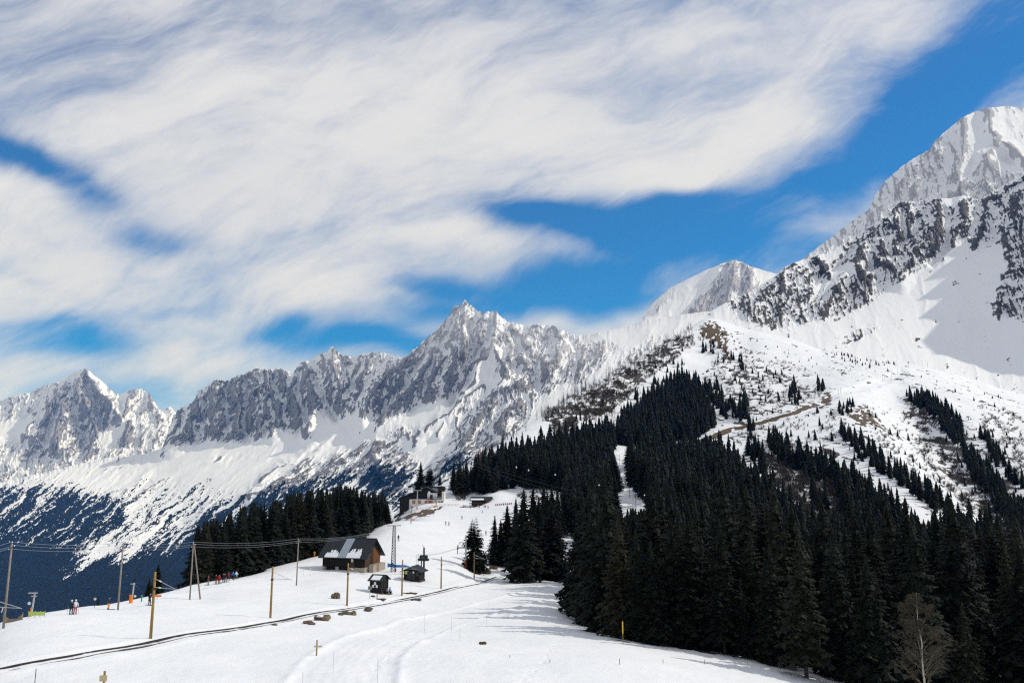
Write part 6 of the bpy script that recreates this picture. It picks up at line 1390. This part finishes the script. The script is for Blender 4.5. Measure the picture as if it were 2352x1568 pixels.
# ------------------------------------------------------------------ skiers
HUE = {}
def cloth(col):
    k = tuple(round(c, 3) for c in col)
    if k not in HUE: HUE[k] = mat('cloth_%d' % (len(HUE) + 1), col, .8, .12, 6)
    return HUE[k]
BLACK, NAVY, RED, ORANGE, BLUE, WHITE, GREY, YELLOW, LBLUE, MAROON = (.012, .012, .014), (.015, .025, .06), (.45, .02, .02), (.80, .22, .02), (.02, .16, .55), (.75, .75, .76), (.16, .16, .17), (.70, .48, .05), (.12, .40, .75), (.16, .02, .03)
def figure(pose):
    """one skinned body in a skiing stance: returns mesh (feet at 0, facing -Y)"""
    hipw, sh = .10, .19
    P_ = dict(
        ski=dict(pel=(0, .06, .84), chest=(0, -.06, 1.26), neck=(0, -.10, 1.45), head=(0, -.13, 1.62), kl=(.13, -.10, .47), kr=(-.13, -.10, .47), al=(.14, .02, .09), ar=(-.14, .02, .09), el=(.30, -.10, 1.12), er=(-.30, -.10, 1.12), hl=(.34, -.36, 1.05), hr=(-.34, -.36, 1.05)),
        stand=dict(pel=(0, 0, .92), chest=(0, .0, 1.34), neck=(0, 0, 1.50), head=(0, -.02, 1.66), kl=(.12, -.03, .50), kr=(-.12, -.02, .50), al=(.13, .02, .09), ar=(-.14, .03, .09), el=(.28, .03, 1.14), er=(-.28, .03, 1.14), hl=(.32, -.14, .92), hr=(-.31, -.16, .94)),
        lunge=dict(pel=(.02, .02, .84), chest=(-.10, -.02, 1.24), neck=(-.16, -.03, 1.41), head=(-.20, -.05, 1.56), kl=(.24, -.04, .48), kr=(-.12, -.06, .47), al=(.42, .02, .09), ar=(-.14, .02, .09), el=(.20, -.02, 1.10), er=(-.36, -.06, 1.05), hl=(.40, -.2, 1.0), hr=(-.48, -.25, 1.02)),
        sit=dict(pel=(0, .10, .50), chest=(0, .10, .93), neck=(0, .06, 1.10), head=(0, .02, 1.26), kl=(.14, -.32, .52), kr=(-.13, -.34, .53), al=(.15, -.40, .09), ar=(-.14, -.38, .09), el=(.28, .0, .76), er=(-.28, .0, .76), hl=(.18, -.28, .62), hr=(-.18, -.28, .62)))[pose]
    g = {k: Vector(v) for k, v in P_.items()}
    up = (g['chest'] - g['pel']); s0 = g['chest'] + Vector((0, 0, .08))
    V = [(g['pel'], .165), (g['pel'].lerp(g['chest'], .5), .155), (g['chest'], .185), (g['neck'], .075), (g['head'], .115), (g['head'] + Vector((0, 0, .10)), .10)]
    E = [(0, 1), (1, 2), (2, 3), (3, 4), (4, 5)]
    for s, k, a, e, h in ((1, 'kl', 'al', 'el', 'hl'), (-1, 'kr', 'ar', 'er', 'hr')):
        b = len(V); V += [(g['pel'] + Vector((s * hipw, 0, -.06)), .115), (g[k], .085), (g[a], .07), (g[a] + Vector((0, -.16, -.03)), .065)]
        E += [(0, b), (b, b + 1), (b + 1, b + 2), (b + 2, b + 3)]
        b = len(V); V += [(s0 + Vector((s * sh, 0, 0)), .085), (g[e], .065), (g[h], .05), (g[h] + (g[h] - g[e]).normalized() * .09, .045)]
        E += [(2, b), (b, b + 1), (b + 1, b + 2), (b + 2, b + 3)]
    me = bpy.data.meshes.new('sk'); me.from_pydata([v for v, _ in V], E, []); o = bpy.data.objects.new('sk', me); COL.objects.link(o)
    sk = o.modifiers.new('s', 'SKIN'); 
    for i, (_, r) in enumerate(V): me.skin_vertices[0].data[i].radius = (r, r * (.8 if i < 3 else 1)); 
    me.skin_vertices[0].data[0].use_root = True
    su = o.modifiers.new('d', 'SUBSURF'); su.levels = 1; su.render_levels = 1
    dg = bpy.context.evaluated_depsgraph_get(); out = bpy.data.meshes.new_from_object(o.evaluated_get(dg)); bpy.data.objects.remove(o); out.name = 'person'
    zc = g['pel'].z + .02; nz_ = g['neck'].z + .03
    for i in range(4): out.materials.append(None)
    for p in out.polygons:
        c = p.center; hand = min((c - g['hl']).length, (c - g['hr']).length) < .07 or min((c - g['hl'] - (g['hl'] - g['el']).normalized() * .09).length, (c - g['hr'] - (g['hr'] - g['er']).normalized() * .09).length) < .07
        arm = abs(c.x - g['chest'].x) > .20 and c.z > zc - .12 and pose != 'lunge'
        p.material_index = 3 if (hand or c.z < .16) else 2 if c.z > nz_ else 0 if (c.z > zc or arm) and not (pose == 'sit' and c.y < -.08 and abs(c.x) < .21) else 1
        p.use_smooth = True
    return out, g
BODY = {k: figure(k) for k in ('ski', 'stand', 'lunge', 'sit')}
def person(px, pf, pose, jacket, trousers, lab, rz=0, skis=True, helmet=BLACK, pack=None, poles=True, loc=None, hgt=1.0, grp='people on the ski slope'):
    p = hit(px, pf) if loc is None else loc
    me, g = BODY[pose]; o = link('person', me); o.location = p + Vector((0, 0, .03)); o.rotation_euler = (0, 0, rz); o.scale = (hgt,) * 3
    tag(o, lab, 'person', grp)
    for i, m in enumerate((cloth(jacket), cloth(trousers), M_SKIN, cloth(BLACK))): o.material_slots[i].link = 'OBJECT'; o.material_slots[i].material = m
    hd = g['head']; q = MB().blob(hd + Vector((0, .02, .08)), (.125, .135, .115), 3, 12, 0); q.build('helmet', cloth(helmet), o, True)
    MB().box(hd.x - .085, hd.x + .085, hd.y - .135, hd.y - .09, hd.z + .02, hd.z + .075).build('goggles', cloth(GREY), o)
    if skis:
        for a in ('al', 'ar'):
            x = g[a].x; MB().box(x - .045, x + .045, -.95, .72, -.03, .0).add([(x - .045, -.95, -.03), (x + .045, -.95, -.03), (x, -1.12, .07), (x - .045, -.95, 0), (x + .045, -.95, 0)], [(0, 1, 2), (3, 2, 4), (0, 2, 3), (1, 4, 2)]).build('ski', cloth(BLACK), o)
    if poles and pose != 'sit':
        for h, s in (('hl', 1), ('hr', -1)): MB().tube([g[h] + Vector((0, -.03, .1)), Vector((g[h].x + s * .12, g[h].y + .45, .0))], .018, .014, 5).build('ski_pole', cloth(GREY), o)
    if pack:
        c = g['chest']; MB().box(c.x - .16, c.x + .16, c.y + .12, c.y + .30, c.z - .32, c.z + .12).build('backpack', cloth(pack), o)
    return o
W = person
W(343, 1389, 'ski', BLACK, BLACK, 'person in black skiing beside the nearest overhead line pole', R(60))
W(163, 1410, 'ski', NAVY, NAVY, 'person in dark blue with white helmet standing on the left crest', R(20), helmet=WHITE)
W(172, 1410, 'stand', WHITE, RED, 'person in white jacket and bright red trousers on the left crest', R(-150), helmet=WHITE, pack=WHITE)
W(248, 1399, 'ski', NAVY, ORANGE, 'person in navy jacket and bright orange trousers on the crest', R(100), helmet=NAVY)
for px, pf, ps, j, t, lab, rz, pk in ((496, 1340, 'stand', BLACK, RED, 'person in black top and red trousers leading the group below the grove', 0, MAROON), (503, 1340, 'stand', RED, MAROON, 'person all in red in the group below the grove', 170, None), (513, 1337, 'stand', BLACK, BLACK, 'person all in black standing in the group below the grove', 30, None),
     (518, 1336, 'lunge', BLACK, GREY, 'person bending over in the middle of the group below the grove', -40, None), (525, 1333, 'stand', BLACK, MAROON, 'person in black jacket and dark red trousers in the group below the grove', 200, RED), (535, 1331, 'stand', BLUE, BLACK, 'person in bright blue jacket in the group below the grove', 180, BLUE), (543, 1329, 'lunge', WHITE, GREY, 'person in pale clothes striding at the right end of the group below the grove', 60, None), (478, 1343, 'stand', MAROON, GREY, 'person in dark red partly behind the slanting strut of the braced pole', 90, None)):
    W(px, pf, ps, j, t, lab, R(rz), pack=pk)
W(722, 1279, 'stand', YELLOW, ORANGE, 'person in yellow and orange near the grove left of the barn', R(160), skis=False, poles=False)
W(915, 1241, 'stand', BLACK, BLACK, 'person in black alone on the piste right of the lattice mast top', R(20), hgt=1.05)
W(1024, 1205, 'ski', BLACK, NAVY, 'person in dark clothes, left one of the pair in the middle of the piste', R(-40)); W(1031, 1206, 'ski', GREY, BLACK, 'person in grey jacket, right one of the pair in the middle of the piste', R(30))
W(1061, 1192, 'stand', BLACK, BLACK, 'person in black skiing alone above the pair on the piste', R(10)); W(1108, 1178, 'lunge', LBLUE, LBLUE, 'person in light blue just below the snack chalet', R(20))
W(1116, 1228, 'stand', RED, BLACK, 'person in red jacket between the two slim spruces', R(-20))
for px, pf, ps, j, t, lab in ((1064, 1165, 'stand', BLACK, NAVY, 'person in dark clothes by the orange barrier, the left one'), (1068, 1165, 'stand', NAVY, BLACK, 'person in dark clothes by the orange barrier, the right one'), (1090, 1167, 'stand', BLACK, GREY, 'person in black standing below the chalet deck'), (1098, 1166, 'stand', YELLOW, BLACK, 'person in yellow jacket in front of the snack chalet'), (1101, 1166.5, 'stand', NAVY, NAVY, 'person in navy beside the one in the yellow jacket'),
     (1112, 1166, 'stand', BLACK, BLACK, 'person in black right of the heap of snow at the chalet'), (1115, 1166.5, 'stand', GREY, NAVY, 'person in grey right of the heap of snow at the chalet'), (1121, 1168, 'lunge', BLACK, GREY, 'person striding away to the right below the chalet'), (1080, 1167, 'lunge', BLACK, BLACK, 'person bending at the left corner of the chalet deck')):
    W(px, pf, ps, j, t, lab, R(20), skis=ps == 'lunge', poles=False, grp='people in front of the snack chalet')
# two people resting on a bench against the black hut
hp = h1.location; bq = at(898, hp.y - .2)
bench = empty('bench', bq, R(60), 'low wooden bench against the sunny side of the black hut', 'bench')
MB().box(-.9, .9, -.05, .35, .42, .48).build('seat', M_MIDW, bench)
for x in (-.75, .75): MB().box(x - .06, x + .06, 0, .3, -.3, .419).build('leg', M_MIDW, bench)
W(0, 0, 'sit', GREY, BLACK, 'person in grey sitting on the bench beside the black hut', R(60), skis=False, loc=bq + Vector((-.22, -.38, 0)), grp='people resting beside the black hut'); W(0, 0, 'sit', BLUE, BLACK, 'person in bright blue jacket sitting on the bench beside the black hut', R(60), skis=False, loc=bq + Vector((.22, .38, 0)), grp='people resting beside the black hut')
# ------------------------------------------------------------------ render settings
SC.cycles.use_denoising = False
SC.cycles.denoiser = 'OPENIMAGEDENOISE'; SC.cycles.denoising_input_passes = 'RGB_ALBEDO_NORMAL'; SC.cycles.denoising_prefilter = 'ACCURATE'; SC.cycles.denoising_quality = 'HIGH'
SC.cycles.max_bounces = 6; SC.cycles.diffuse_bounces = 3; SC.cycles.transparent_max_bounces = 8
SC.cycles.volume_bounces = 0
SC.cycles.filter_width = 1.25
